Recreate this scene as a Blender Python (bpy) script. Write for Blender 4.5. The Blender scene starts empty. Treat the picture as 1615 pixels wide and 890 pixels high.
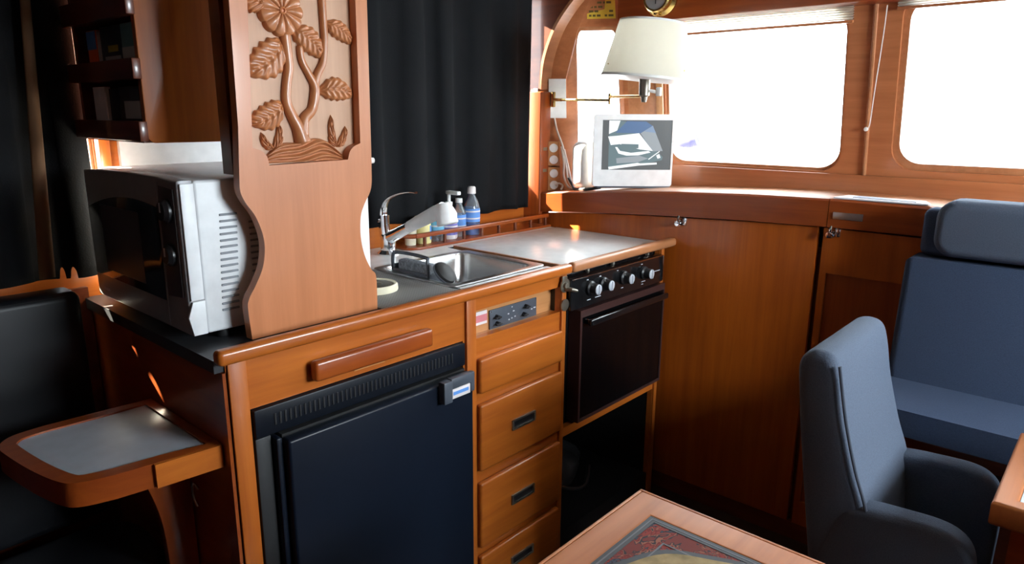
import bpy, bmesh, math, random
from mathutils import Vector, Matrix, Euler
random.seed(7)
S = bpy.context.scene
COL = S.collection
R = math.radians

# ------------------------------------------------------------------ camera
cam_d = bpy.data.cameras.new('camera')
cam = bpy.data.objects.new('camera', cam_d); COL.objects.link(cam)
yaw, pitch, roll = R(48.3434), R(13.4897), R(0.3487)
fw = Vector((math.sin(yaw)*math.cos(pitch), math.cos(yaw)*math.cos(pitch), -math.sin(pitch)))
rt = Vector((math.cos(yaw), -math.sin(yaw), 0)); up = rt.cross(fw)
r2 = math.cos(roll)*rt + math.sin(roll)*up; u2 = -math.sin(roll)*rt + math.cos(roll)*up
m = Matrix((r2, u2, -fw)).transposed().to_4x4()
m.translation = Vector((-0.5211, -1.1203, 1.3173))
cam.matrix_world = m
cam_d.sensor_fit = 'HORIZONTAL'; cam_d.sensor_width = 36.0
cam_d.lens = 36.0*1102.386/1615.0
cam_d.clip_start = 0.02
S.camera = cam

# ------------------------------------------------------------------ world, sun, daylight
W = bpy.data.worlds.new('sky'); S.world = W; W.use_nodes = True
bg = W.node_tree.nodes['Background']
bg.inputs['Color'].default_value = (0.86, 0.94, 1.0, 1)
bg.inputs['Strength'].default_value = 11.0

SUN_DIR = Vector((0.17, -1.0, -0.64))
sd = bpy.data.lights.new('sun', 'SUN'); sd.energy = 110; sd.color = (1.0, 0.86, 0.66); sd.angle = R(0.6)
sun = bpy.data.objects.new('sun', sd); COL.objects.link(sun)
sun.rotation_euler = SUN_DIR.to_track_quat('-Z', 'Y').to_euler(); sun.location = (0, 4, 5)

def area(name, loc, target, sx, sy, power, color):
    d = bpy.data.lights.new(name, 'AREA'); d.shape = 'RECTANGLE'; d.size = sx; d.size_y = sy
    d.energy = power; d.color = color
    o = bpy.data.objects.new(name, d); COL.objects.link(o); o.location = loc
    o.rotation_euler = (Vector(target)-Vector(loc)).to_track_quat('-Z', 'Y').to_euler()
    return o
# daylight through the starboard windows behind the photographer
area('daylight_starboard', (0.95, -2.5, 1.55), (0.6, 0.2, 0.8), 0.9, 0.5, 48, (0.86, 0.93, 1.0))

S.view_settings.view_transform = 'Standard'
S.view_settings.look = 'None'
S.view_settings.exposure = 0.5
S.view_settings.gamma = 1.0
S.view_settings.use_curve_mapping = False

# ------------------------------------------------------------------ materials
MATS = {}
def nodes(name):
    m = bpy.data.materials.new(name); m.use_nodes = True
    nt = m.node_tree; b = nt.nodes['Principled BSDF']
    MATS[name] = m
    return m, nt, b
def plain(name, col, rough=0.5, metal=0.0, spec=0.5, coat=0.0, vary=0.06, scale=30, bump=0.0, trans=0.0, emit=None):
    m, nt, b = nodes(name)
    tc = nt.nodes.new('ShaderNodeTexCoord')
    n = nt.nodes.new('ShaderNodeTexNoise'); n.inputs['Scale'].default_value = scale; n.inputs['Detail'].default_value = 4
    nt.links.new(tc.outputs['Object'], n.inputs['Vector'])
    r = nt.nodes.new('ShaderNodeValToRGB')
    r.color_ramp.elements[0].position = .3; r.color_ramp.elements[1].position = .7
    r.color_ramp.elements[0].color = tuple(c*(1-vary) for c in col)+(1,)
    r.color_ramp.elements[1].color = tuple(min(1, c*(1+vary)) for c in col)+(1,)
    nt.links.new(n.outputs['Fac'], r.inputs['Fac']); nt.links.new(r.outputs['Color'], b.inputs['Base Color'])
    b.inputs['Roughness'].default_value = rough; b.inputs['Metallic'].default_value = metal
    b.inputs['Specular IOR Level'].default_value = spec
    b.inputs['Coat Weight'].default_value = coat; b.inputs['Coat Roughness'].default_value = .15
    if trans: b.inputs['Transmission Weight'].default_value = trans
    if bump:
        bp = nt.nodes.new('ShaderNodeBump'); bp.inputs['Strength'].default_value = bump; bp.inputs['Distance'].default_value = .002
        nt.links.new(n.outputs['Fac'], bp.inputs['Height']); nt.links.new(bp.outputs['Normal'], b.inputs['Normal'])
    if emit:
        b.inputs['Emission Color'].default_value = tuple(emit[0])+(1,); b.inputs['Emission Strength'].default_value = emit[1]
    return m
def wood(name, dark, light, axis='x', rough=0.32, coat=0.35, k=1.0):
    m, nt, b = nodes(name)
    tc = nt.nodes.new('ShaderNodeTexCoord'); mp = nt.nodes.new('ShaderNodeMapping')
    sc = {'x': (1.6, 26, 26), 'y': (26, 1.6, 26), 'z': (26, 26, 1.6)}[axis]
    mp.inputs['Scale'].default_value = tuple(v*k for v in sc)
    nt.links.new(tc.outputs['Object'], mp.inputs['Vector'])
    n = nt.nodes.new('ShaderNodeTexNoise'); n.inputs['Scale'].default_value = 1.6; n.inputs['Detail'].default_value = 7
    n.inputs['Roughness'].default_value = .62; n.inputs['Distortion'].default_value = .35
    nt.links.new(mp.outputs['Vector'], n.inputs['Vector'])
    n2 = nt.nodes.new('ShaderNodeTexNoise'); n2.inputs['Scale'].default_value = 5; n2.inputs['Detail'].default_value = 2
    nt.links.new(tc.outputs['Object'], n2.inputs['Vector'])
    mx = nt.nodes.new('ShaderNodeMath'); mx.operation = 'MULTIPLY_ADD'; mx.inputs[1].default_value = .3
    nt.links.new(n2.outputs['Fac'], mx.inputs[0]); 
    m3 = nt.nodes.new('ShaderNodeMath'); m3.operation = 'MULTIPLY'; m3.inputs[1].default_value = .7
    nt.links.new(n.outputs['Fac'], m3.inputs[0]); nt.links.new(m3.outputs[0], mx.inputs[2])
    r = nt.nodes.new('ShaderNodeValToRGB')
    r.color_ramp.elements[0].position = .32; r.color_ramp.elements[1].position = .66
    r.color_ramp.elements[0].color = tuple(dark)+(1,); r.color_ramp.elements[1].color = tuple(light)+(1,)
    nt.links.new(mx.outputs[0], r.inputs['Fac']); nt.links.new(r.outputs['Color'], b.inputs['Base Color'])
    b.inputs['Roughness'].default_value = rough
    b.inputs['Coat Weight'].default_value = coat; b.inputs['Coat Roughness'].default_value = .12
    bp = nt.nodes.new('ShaderNodeBump'); bp.inputs['Strength'].default_value = .06; bp.inputs['Distance'].default_value = .001
    nt.links.new(n.outputs['Fac'], bp.inputs['Height']); nt.links.new(bp.outputs['Normal'], b.inputs['Normal'])
    return m
TE_D, TE_L = (.35, .080, .010), (.53, .145, .018)
RE_D, RE_L = (.21, .034, .006), (.35, .074, .010)
for ax in 'xyz':
    wood('teak_'+ax, TE_D, TE_L, ax)
    wood('mahogany_'+ax, RE_D, RE_L, ax)
wood('table_teak', (.30, .085, .018), (.43, .135, .032), 'x', rough=.5, coat=.0)
wood('locker_wood', (.31, .062, .006), (.48, .112, .010), 'z')
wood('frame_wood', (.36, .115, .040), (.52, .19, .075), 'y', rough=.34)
wood('carved_relief', (.36, .125, .042), (.52, .195, .075), 'z', rough=.4, coat=.3)
wood('carved_wood', (.44, .145, .046), (.57, .200, .072), 'z', rough=.42, coat=.25)
wood('carved_ground', (.46, .25, .145), (.58, .33, .20), 'z', rough=.5, coat=.15)
wood('dark_mahogany', (.10, .020, .006), (.17, .036, .010), 'y', rough=.35)
wood('worn_teak_x', (.34, .125, .045), (.50, .21, .09), 'x', rough=.42, coat=.12)
wood('pale_teak', (.46, .20, .07), (.62, .29, .11), 'x', rough=.4)
plain('white_laminate', (.80, .80, .80), .22, spec=.5)
plain('grey_laminate', (.46, .49, .55), .35)
plain('white_paint', (.80, .80, .80), .45)
plain('blind_cloth', (.86, .86, .85), .8)
plain('headliner', (.26, .22, .17), .7)
plain('dark_floor', (.045, .022, .012), .5)
plain('black_laminate', (.035, .037, .042), .35)
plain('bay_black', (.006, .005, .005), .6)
plain('black_plastic', (.014, .014, .016), .35)
plain('black_enamel', (.008, .008, .009), .16, coat=.4)
plain('fridge_door', (.005, .008, .016), .34, spec=.25)
plain('fridge_frame', (.004, .006, .011), .4, spec=.25)
plain('oven_glass', (.003, .003, .0035), .06, spec=.35)
plain('bronze_trim', (.075, .035, .032), .32, metal=.4)
plain('chrome', (.82, .83, .85), .1, metal=1)
plain('steel', (.62, .61, .60), .24, metal=1, vary=.03)
plain('steel_rim', (.50, .50, .50), .32, metal=1)
plain('old_metal', (.30, .27, .22), .38, metal=.9, vary=.2)
plain('brass', (.60, .42, .15), .26, metal=1)
plain('silver_dial', (.62, .66, .72), .3, metal=.3)
plain('black_fabric', (.010, .0105, .012), .92, spec=.15, bump=.25, scale=300)
plain('lit_fold_brown', (.16, .075, .03), .8)
plain('black_vinyl', (.007, .0075, .010), .42, spec=.3)
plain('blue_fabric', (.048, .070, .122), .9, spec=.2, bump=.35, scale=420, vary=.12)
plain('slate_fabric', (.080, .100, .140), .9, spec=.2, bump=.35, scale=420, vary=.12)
plain('piping_fabric', (.05, .062, .09), .85)
plain('micro_white', (.80, .82, .84), .38)
plain('micro_silver', (.30, .30, .31), .34, metal=.25)
plain('micro_panel', (.055, .055, .06), .3)
plain('micro_glass', (.02, .02, .022), .07, coat=.4)
plain('micro_groove', (.28, .30, .33), .6)
plain('gray_plate', (.065, .075, .095), .4)
plain('plate_mark', (.6, .6, .65), .5)
plain('label_white', (.75, .68, .68), .5)
plain('label_red', (.62, .20, .22), .5)
plain('lamp_shade', (.88, .85, .80), .85, trans=.0)
plain('switch_white', (.85, .85, .83), .4)
plain('cable_white', (.78, .74, .68), .5)
plain('yellow_sticker', (.72, .52, .05), .5)
plain('sticker_ink', (.12, .09, .02), .6)
plain('paper', (.78, .78, .80), .6)
plain('paper_print', (.40, .42, .50), .6)
plain('violet_canvas', (.020, .016, .048), .8)
plain('gelcoat', (.8, .8, .8), .3)
plain('monitor_white', (.92, .92, .92), .35)
def screen_mat(name, col, e=.55): plain(name, tuple(c*.3 for c in col), .25, emit=(col, e), vary=.03)
screen_mat('screen_dark', (.13, .14, .145)); screen_mat('screen_sky', (.26, .36, .52)); screen_mat('screen_pale', (.80, .84, .86), .8)
screen_mat('screen_teal', (.17, .24, .26)); screen_mat('screen_grey', (.36, .40, .43)); screen_mat('screen_blue', (.12, .20, .36))
plain('clear_plastic', (.75, .82, .88), .12, trans=.85, vary=.01)
plain('blue_liquid', (.03, .20, .75), .12)
plain('blue_label', (.12, .30, .70), .4)
plain('yellow_cream', (.72, .64, .28), .5)
plain('cream', (.75, .70, .52), .5)
plain('green_plastic', (.12, .42, .24), .4)
plain('teal_label', (.16, .46, .66), .45)
plain('purple_label', (.20, .18, .52), .45)
plain('sponge_grey', (.20, .22, .25), .8, bump=.6, scale=160, vary=.5)
plain('rubber_black', (.012, .012, .013), .5)
plain('book_orange', (.85, .15, .03), .5); plain('book_blue', (.08, .25, .62), .5); plain('book_navy', (.02, .035, .06), .5)
plain('book_teal', (.10, .26, .32), .5); plain('book_grey', (.42, .46, .48), .5); plain('book_white', (.80, .82, .88), .5); plain('book_dark', (.02, .022, .028), .5)
plain('book_yellow', (.45, .36, .03), .5)

# window glass: mostly clear with a fresnel sheen
def glass():
    m, nt, b = nodes('window_glass')
    nt.nodes.remove(b); out = nt.nodes['Material Output']
    t = nt.nodes.new('ShaderNodeBsdfTransparent'); t.inputs['Color'].default_value = (.95, .97, .97, 1)
    g = nt.nodes.new('ShaderNodeBsdfGlossy'); g.inputs['Roughness'].default_value = .02
    f = nt.nodes.new('ShaderNodeFresnel'); f.inputs['IOR'].default_value = 1.25
    x = nt.nodes.new('ShaderNodeMixShader')
    nt.links.new(f.outputs[0], x.inputs['Fac']); nt.links.new(t.outputs[0], x.inputs[1]); nt.links.new(g.outputs[0], x.inputs[2])
    nt.links.new(x.outputs[0], out.inputs['Surface'])
glass()
# thin translucent lamp cloth
def shade_cloth(name, fac):
    m = MATS[name]; nt = m.node_tree; b = nt.nodes['Principled BSDF']; out = nt.nodes['Material Output']
    t = nt.nodes.new('ShaderNodeBsdfTranslucent'); t.inputs['Color'].default_value = (.95, .93, .88, 1)
    x = nt.nodes.new('ShaderNodeMixShader'); x.inputs['Fac'].default_value = fac
    nt.links.new(b.outputs[0], x.inputs[1]); nt.links.new(t.outputs[0], x.inputs[2]); nt.links.new(x.outputs[0], out.inputs['Surface'])
shade_cloth('lamp_shade', .8); shade_cloth('blind_cloth', .85)
# black mesh mat
def mesh_mat():
    m, nt, b = nodes('mesh_rubber')
    tc = nt.nodes.new('ShaderNodeTexCoord')
    v = nt.nodes.new('ShaderNodeTexVoronoi'); v.inputs['Scale'].default_value = 125; v.inputs['Randomness'].default_value = .0
    nt.links.new(tc.outputs['Object'], v.inputs['Vector'])
    r = nt.nodes.new('ShaderNodeValToRGB'); r.color_ramp.elements[0].position = .40; r.color_ramp.elements[1].position = .66
    r.color_ramp.elements[0].color = (.012, .012, .013, 1); r.color_ramp.elements[1].color = (.26, .25, .24, 1)
    nt.links.new(v.outputs['Distance'], r.inputs['Fac']); nt.links.new(r.outputs['Color'], b.inputs['Base Color'])
    b.inputs['Roughness'].default_value = .55
    bp = nt.nodes.new('ShaderNodeBump'); bp.inputs['Strength'].default_value = .5; bp.inputs['Distance'].default_value = .002
    nt.links.new(v.outputs['Distance'], bp.inputs['Height']); nt.links.new(bp.outputs['Normal'], b.inputs['Normal'])
mesh_mat()
# woven inlay of the foreground table: brick red scrolls, slate and black
def inlay_mat():
    m, nt, b = nodes('woven_inlay')
    tc = nt.nodes.new('ShaderNodeTexCoord')
    n = nt.nodes.new('ShaderNodeTexNoise'); n.inputs['Scale'].default_value = 9; n.inputs['Detail'].default_value = 1; n.inputs['Distortion'].default_value = 2.2
    nt.links.new(tc.outputs['Object'], n.inputs['Vector'])
    w = nt.nodes.new('ShaderNodeTexNoise'); w.inputs['Scale'].default_value = 26; w.inputs['Detail'].default_value = 2; w.inputs['Distortion'].default_value = 3.0
    nt.links.new(tc.outputs['Object'], w.inputs['Vector'])
    a = nt.nodes.new('ShaderNodeMath'); a.operation = 'MULTIPLY_ADD'; a.inputs[1].default_value = .55
    s = nt.nodes.new('ShaderNodeMath'); s.operation = 'MULTIPLY'; s.inputs[1].default_value = .5
    nt.links.new(w.outputs['Fac'], s.inputs[0]); nt.links.new(n.outputs['Fac'], a.inputs[0]); nt.links.new(s.outputs[0], a.inputs[2])
    r = nt.nodes.new('ShaderNodeValToRGB'); r.color_ramp.interpolation = 'CONSTANT'
    e = r.color_ramp.elements
    e[0].position = 0; e[0].color = (.035, .035, .045, 1)
    e[1].position = .42; e[1].color = (.05, .058, .08, 1)
    for p, c in ((.47, (.03, .03, .035, 1)), (.495, (.22, .038, .030, 1)), (.53, (.14, .025, .022, 1)), (.56, (.24, .09, .06, 1)), (.585, (.035, .03, .035, 1)), (.61, (.15, .035, .03, 1))):
        q = e.new(p); q.color = c
    nt.links.new(a.outputs[0], r.inputs['Fac']); nt.links.new(r.outputs['Color'], b.inputs['Base Color'])
    b.inputs['Roughness'].default_value = .7; b.inputs['Specular IOR Level'].default_value = .12
inlay_mat()
plain('inlay_border', (.03, .03, .034), .6); plain('inlay_line', (.09, .09, .10), .6); plain('medallion_cream', (.25, .175, .075), .6, vary=.35, scale=40, spec=.2)
plain('inlay_red', (.24, .05, .04), .4)

# ------------------------------------------------------------------ geometry helpers
class MB:
    def __init__(s): s.bm = bmesh.new()
    def add(s, b):
        me = bpy.data.meshes.new('tmp'); b.to_mesh(me); b.free(); s.bm.from_mesh(me); bpy.data.meshes.remove(me); return s
    def box(s, a, c, bev=0.0, seg=2, rot=None, taper=None):
        b = bmesh.new(); bmesh.ops.create_cube(b, size=1)
        a = Vector(a); c = Vector(c); ce = (a+c)/2; d = c-a
        for v in b.verts:
            v.co = Vector((v.co.x*d.x, v.co.y*d.y, v.co.z*d.z))
        if bev > 0:
            bmesh.ops.bevel(b, geom=b.edges[:], offset=bev, segments=seg, profile=.5, affect='EDGES')
        if rot is not None:
            bmesh.ops.rotate(b, verts=b.verts, cent=(0, 0, 0), matrix=rot)
        bmesh.ops.translate(b, verts=b.verts, vec=ce)
        return s.add(b)
    def tube(s, pts, rad, n=12, caps=True, smooth=0, flat=None):
        pts = [Vector(p) for p in pts]
        rads = list(rad) if hasattr(rad, '__len__') else [rad]*len(pts)
        if smooth:
            P, Q = [], []
            for i in range(len(pts)-1):
                p0, p1, p2, p3 = pts[max(i-1, 0)], pts[i], pts[i+1], pts[min(i+2, len(pts)-1)]
                for k in range(smooth):
                    t = k/smooth
                    P.append(.5*((2*p1)+(-p0+p2)*t+(2*p0-5*p1+4*p2-p3)*t*t+(-p0+3*p1-3*p2+p3)*t**3))
                    Q.append(rads[i]*(1-t)+rads[i+1]*t)
            P.append(pts[-1]); Q.append(rads[-1]); pts, rads = P, Q
        b = bmesh.new(); rings = []
        t0 = (pts[1]-pts[0]).normalized()
        nrm = t0.orthogonal().normalized() if flat is None else (Vector(flat)-t0*Vector(flat).dot(t0)).normalized()
        for i, p in enumerate(pts):
            t = ((pts[min(i+1, len(pts)-1)]-pts[max(i-1, 0)])).normalized()
            nrm = (nrm-t*nrm.dot(t)).normalized(); bi = t.cross(nrm)
            k = .55 if flat is not None else 1.0
            rings.append([b.verts.new(p+(nrm*math.cos(a)*k+bi*math.sin(a))*rads[i]) for a in [2*math.pi*j/n for j in range(n)]])
        for i in range(len(rings)-1):
            for j in range(n):
                b.faces.new((rings[i][j], rings[i][(j+1) % n], rings[i+1][(j+1) % n], rings[i+1][j]))
        if caps:
            b.faces.new(rings[0][::-1]); b.faces.new(rings[-1])
        bmesh.ops.recalc_face_normals(b, faces=b.faces)
        return s.add(b)
    def lathe(s, prof, loc, axis=(0, 0, 1), n=28):
        """prof: list of (radius, height) along axis from loc."""
        ax = Vector(axis).normalized(); q = Vector((0, 0, 1)).rotation_difference(ax)
        b = bmesh.new(); rings = []
        for r, h in prof:
            if r < 1e-6:
                rings.append([b.verts.new(Vector(loc)+q @ Vector((0, 0, h)))])
            else:
                rings.append([b.verts.new(Vector(loc)+q @ Vector((r*math.cos(2*math.pi*j/n), r*math.sin(2*math.pi*j/n), h))) for j in range(n)])
        for A, B in zip(rings, rings[1:]):
            if len(A) == 1 and len(B) == 1: continue
            for j in range(n):
                k = (j+1) % n
                if len(A) == 1: b.faces.new((A[0], B[j], B[k]))
                elif len(B) == 1: b.faces.new((A[j], A[k], B[0]))
                else: b.faces.new((A[j], A[k], B[k], B[j]))
        (ra, ha), (rb, hb) = prof[0], prof[-1]
        if ra > 1e-6 and rb > 1e-6 and len(prof) > 3 and (abs(ha-hb) < 1e-6 or abs(ra-rb) < 1e-6 and abs(prof[1][0]-ra) < .0005):   # an open ring: close its section
            A, B = rings[-1], rings[0]
            for j in range(n): b.faces.new((A[j], A[(j+1) % n], B[(j+1) % n], B[j]))
        else:
            for rg, rev in ((rings[0], True), (rings[-1], False)):
                if len(rg) > 1: b.faces.new(rg[::-1] if rev else rg)
        bmesh.ops.recalc_face_normals(b, faces=b.faces)
        return s.add(b)
    def prism(s, poly, O, U, V, N, d0, d1, bev=0.0, seg=2):
        """poly in (u,v); O origin; extruded from d0 to d1 along N."""
        O, U, V, N = Vector(O), Vector(U), Vector(V), Vector(N)
        b = bmesh.new()
        A = [b.verts.new(O+U*u+V*v+N*d0) for u, v in poly]; B = [b.verts.new(O+U*u+V*v+N*d1) for u, v in poly]
        fa = b.faces.new(A); fb = b.faces.new(B[::-1]); n = len(poly)
        for i in range(n): b.faces.new((A[i], B[i], B[(i+1) % n], A[(i+1) % n]))
        bmesh.ops.recalc_face_normals(b, faces=b.faces)
        if bev:
            ed = [e for e in fa.edges]+[e for e in fb.edges]
            bmesh.ops.bevel(b, geom=ed, offset=bev, segments=seg, profile=.5, affect='EDGES')
        return s.add(b)
    def grid(s, f, nu, nv, thick=None):
        b = bmesh.new(); g = [[b.verts.new(f(i/nu, j/nv)) for j in range(nv+1)] for i in range(nu+1)]
        for i in range(nu):
            for j in range(nv): b.faces.new((g[i][j], g[i+1][j], g[i+1][j+1], g[i][j+1]))
        bmesh.ops.recalc_face_normals(b, faces=b.faces)
        return s.add(b)
    def mesh(s, smooth=38):
        me = bpy.data.meshes.new('m'); s.bm.to_mesh(me); s.bm.free()
        if smooth:
            me.polygons.foreach_set('use_smooth', [True]*len(me.polygons)); me.set_sharp_from_angle(angle=R(smooth))
        return me
ORG = {}
def tag(o, label=None, cat=None, group=None, kind=None):
    for k, v in (('label', label), ('category', cat), ('group', group), ('kind', kind)):
        if v: o[k] = v
    return o
def thing(name, label, cat, loc, group=None):
    o = bpy.data.objects.new(name, None); COL.objects.link(o); o.location = loc; o.empty_display_size = .05
    ORG[o.name] = Vector(loc)
    return tag(o, label, cat, group)
def obj(name, mb, mat, parent=None, loc=None, smooth=38, label=None):
    me = mb.mesh(smooth) if isinstance(mb, MB) else mb
    me.materials.clear(); me.materials.append(MATS[mat])
    o = bpy.data.objects.new(name, me); me.name = name; COL.objects.link(o)
    org = ORG[parent.name] if parent is not None else Vector(loc or (0, 0, 0))
    me.transform(Matrix.Translation(-org))
    if parent is not None: o.parent = parent
    else: o.location = org
    ORG[o.name] = org
    if label: o['label'] = label
    return o
def plate(outer, holes, O, U, V, N, d0, d1, bev=0.0):
    """flat board with holes (2D curve filled, extruded)."""
    cd = bpy.data.curves.new('c', 'CURVE'); cd.dimensions = '2D'; cd.fill_mode = 'BOTH'
    th = d1-d0
    cd.extrude = max(1e-5, th/2-bev); cd.bevel_depth = bev; cd.bevel_resolution = 2
    if bev: cd.offset = -bev
    for poly in [outer]+list(holes):
        sp = cd.splines.new('POLY'); sp.points.add(len(poly)-1); sp.use_cyclic_u = True
        for p, (u, v) in zip(sp.points, poly): p.co = (u, v, 0, 1)
    co = bpy.data.objects.new('c', cd); COL.objects.link(co)
    dg = bpy.context.evaluated_depsgraph_get()
    me = bpy.data.meshes.new_from_object(co.evaluated_get(dg))
    bpy.data.objects.remove(co); bpy.data.curves.remove(cd)
    U, V, N, O = Vector(U), Vector(V), Vector(N), Vector(O)
    M = Matrix((U, V, N)).transposed().to_4x4(); M.translation = O+N*(d0+d1)/2
    me.transform(M)
    b = bmesh.new(); b.from_mesh(me); bmesh.ops.remove_doubles(b, verts=b.verts, dist=1e-6); bmesh.ops.recalc_face_normals(b, faces=b.faces)
    mb = MB(); mb.add(b); bpy.data.meshes.remove(me)
    return mb
def rrect(x0, y0, x1, y1, r, n=7):
    out = []
    for cx, cy, a0 in ((x1-r, y0+r, -90), (x1-r, y1-r, 0), (x0+r, y1-r, 90), (x0+r, y0+r, 180)):
        for k in range(n+1):
            a = R(a0+90*k/n); out.append((cx+r*math.cos(a), cy+r*math.sin(a)))
    return out
def rect(x0, y0, x1, y1): return [(x0, y0), (x1, y0), (x1, y1), (x0, y1)]
def spline2(pts, k=6):
    out = []
    for i in range(len(pts)-1):
        p0, p1, p2, p3 = [Vector(pts[max(0, min(len(pts)-1, j))]) for j in (i-1, i, i+1, i+2)]
        for q in range(k):
            t = q/k
            out.append(tuple(.5*((2*p1)+(-p0+p2)*t+(2*p0-5*p1+4*p2-p3)*t*t+(-p0+3*p1-3*p2+p3)*t**3)))
    out.append(tuple(pts[-1])); return out
X, Y, Z = Vector((1, 0, 0)), Vector((0, 1, 0)), Vector((0, 0, 1))
XZ = (X, Z, -Y)      # boards facing the saloon, thickness towards -Y
def struct(name, mb, mat, parent=None, loc=None, smooth=38):
    o = obj(name, mb, mat, parent, loc, smooth)
    if parent is None: o['kind'] = 'structure'
    return o

# ================================================================== THE SETTING
struct('floor', MB().box((-1.75, -2.4, -.05), (1.9, .75, 0)), 'dark_floor')
struct('ceiling', MB().box((-1.75, -2.4, 1.95), (1.9, .75, 2.0)), 'headliner')
struct('wall_left', MB().box((-1.76, -2.4, 0), (-1.7, .75, 1.95)), 'dark_mahogany')
# hull side behind the galley, two window openings (curtained)
struct('wall_back', plate(rect(-1.7, 0, 1.598, 1.95), [rrect(.45, 1.05, 1.545, 1.75, .05), rrect(-.95, .978, .05, 1.75, .05)], (0, .66, 0), X, Z, Y, 0, .06), 'teak_x')
struct('wall_front', plate(rect(-1.7, 0, 1.9, 1.95), [rrect(.5, 1.15, 1.4, 1.72, .06)], (0, -2.3, 0), X, Z, -Y, 0, .06), 'mahogany_x')
RK = Vector((-.163, 0, 1)).normalized()
RN = Vector((1, 0, .163)).normalized()
WO = Vector((1.826, 0, 1.09))
W1 = rrect(-.415, .058, .195, .546, .065)
W2 = rrect(-1.14, .074, -.556, .570, .065)
W3 = rrect(-1.95, .076, -1.27, .517, .065)
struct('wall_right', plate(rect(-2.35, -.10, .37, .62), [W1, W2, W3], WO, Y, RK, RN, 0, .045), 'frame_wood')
struct('trim_1', MB().box((1.80, -2.35, 0), (1.86, .70, 1.03)), 'dark_mahogany')
# angled corner facet with its own window
FA = Vector((1.585, .63, 0))
def facet_pt(u, z, d=0.0):
    K = Vector((1.826-.163*(z-1.09), .37, 0)); P = FA.lerp(K, u); n = Vector((K.y-FA.y, -(K.x-FA.x), 0)).normalized()
    if n.dot(Vector((1, 1, 0))) < 0: n = -n
    P = P+n*d; P.z = z; return P
def facet(mb):
    for v in mb.bm.verts: v.co = facet_pt(v.co.x, v.co.y, v.co.z)
    bmesh.ops.recalc_face_normals(mb.bm, faces=mb.bm.faces); return mb
def rr0(x0, y0, x1, y1, ru, rv, n=7):
    return [(x0+(u-0)*(x1-x0), y0+v*(y1-y0)) for u, v in [((p[0]), (p[1])) for p in rrect(0, 0, 1, 1, ru, n)]]
W0 = rr0(.455, 1.085, .96, 1.63, .12, .1)
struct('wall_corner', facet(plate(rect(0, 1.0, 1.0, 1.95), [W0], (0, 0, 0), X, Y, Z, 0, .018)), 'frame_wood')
# header above the windscreen
struct('trim_2', MB().box((1.66, -2.35, 1.627), (1.76, .335, 1.95), .004), 'mahogany_y')
struct('trim_3', MB().box((-1.69, .646, .0), (-.004, .6595, .925)), 'dark_mahogany')  # dark board added to keep the hull wall behind the settee dark
# windows: varnished frame and pane
def win(name, poly, O, U, V, N, thick=.045, fr=.022, mat='worn_teak_x'):
    f = struct(name, plate(poly, [shrink(poly, fr)], O, U, V, N, .012, thick+.006), mat)
    struct('window_pane', plate(shrink(poly, fr*.6), [], O, U, V, N, .022, .027), 'window_glass', f)
    return f
def shrink(poly, d):
    cx = sum(p[0] for p in poly)/len(poly); cy = sum(p[1] for p in poly)/len(poly)
    hx = max(abs(p[0]-cx) for p in poly); hy = max(abs(p[1]-cy) for p in poly)
    return [(cx+(p[0]-cx)*(hx-d)/hx, cy+(p[1]-cy)*(hy-d)/hy) for p in poly]
f0 = struct('window_1', facet(plate(W0, [shrink(W0, .012)], (0, 0, 0), X, Y, Z, .006, .021)), 'worn_teak_x')
struct('window_pane', facet(plate(shrink(W0, .006), [], (0, 0, 0), X, Y, Z, .011, .015)), 'window_glass', f0)
win('window_2', W1, WO, Y, RK, RN, fr=.008)
win('window_3', W2, WO, Y, RK, RN, fr=.018)
win('window_4', W3, WO, Y, RK, RN)
win('window_5', rrect(.45, 1.05, 1.545, 1.75, .05), (0, .66, 0), X, Z, Y, .06, fr=.005)
win('window_6', rrect(-.95, .978, .05, 1.75, .05), (0, .66, 0), X, Z, Y, .06, fr=.005)
win('window_7', rrect(.5, 1.15, 1.4, 1.72, .06), (0, -2.3, 0), X, Z, -Y, .06)
# mullion bead and post between windscreen windows
def on_wind(u, v, d): return WO+Y*u+RK*v+RN*d
struct('trim_4', MB().tube([on_wind(-.487, 0, -.004), on_wind(-.487, .56, -.004)], .006, 8), 'worn_teak_x')
struct('trim_5', MB().prism(rect(.20, .0, .345, .56), WO, Y, RK, RN, -.012, 0, .004), 'worn_teak_x')
struct('trim_6', MB().prism(rect(.196, .05, .222, .56), WO, Y, RK, RN, -.02, -.012, .003), 'pale_teak')
# pillar between galley window and windscreen corner
struct('trim_7', MB().box((1.5395, .575, .0), (1.600, .70, 1.40), .004), 'mahogany_z')
struct('trim_12', MB().box((1.803, -2.3, 1.04), (1.8165, .30, 1.142), .002), 'frame_wood')  # upright sill board, added to catch the sun below the window
# arch knee over the pillar
arc = [(.601, 1.412), (.598, 1.45), (.588, 1.51), (.566, 1.57), (.536, 1.625), (.495, 1.675), (.44, 1.725), (.36, 1.775), (.25, 1.82), (.10, 1.86), (-.1, 1.895), (-.3, 1.91)]
arc = spline2(arc, 4)
arch = struct('trim_8', MB().prism([(.70, 1.412)]+arc+[(-.3, 1.95), (.70, 1.95)], (1.556, 0, 0), Y, Z, X, 0, .052), 'dark_mahogany')
# paler strip painting the lit underside of the arch's curved edge
ab = MB()
inner = [(a-.010*max(0, 1-i/len(arc))-.003, b-.004-.008*(i/len(arc))) for i, (a, b) in enumerate(arc)]
ab.prism(arc+inner[::-1], (1.556, 0, 0), Y, Z, X, -.002, .054)
struct('trim_9', ab, 'worn_teak_x')
struct('trim_10', MB().box((.10, .645, .9), (.44, .659, 1.95)), 'white_paint')           # white lining behind the microwave
struct('trim_11', MB().box((.052, .63, .9), (.075, .70, 1.95), .002), 'teak_z')            # frame beside it

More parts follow.
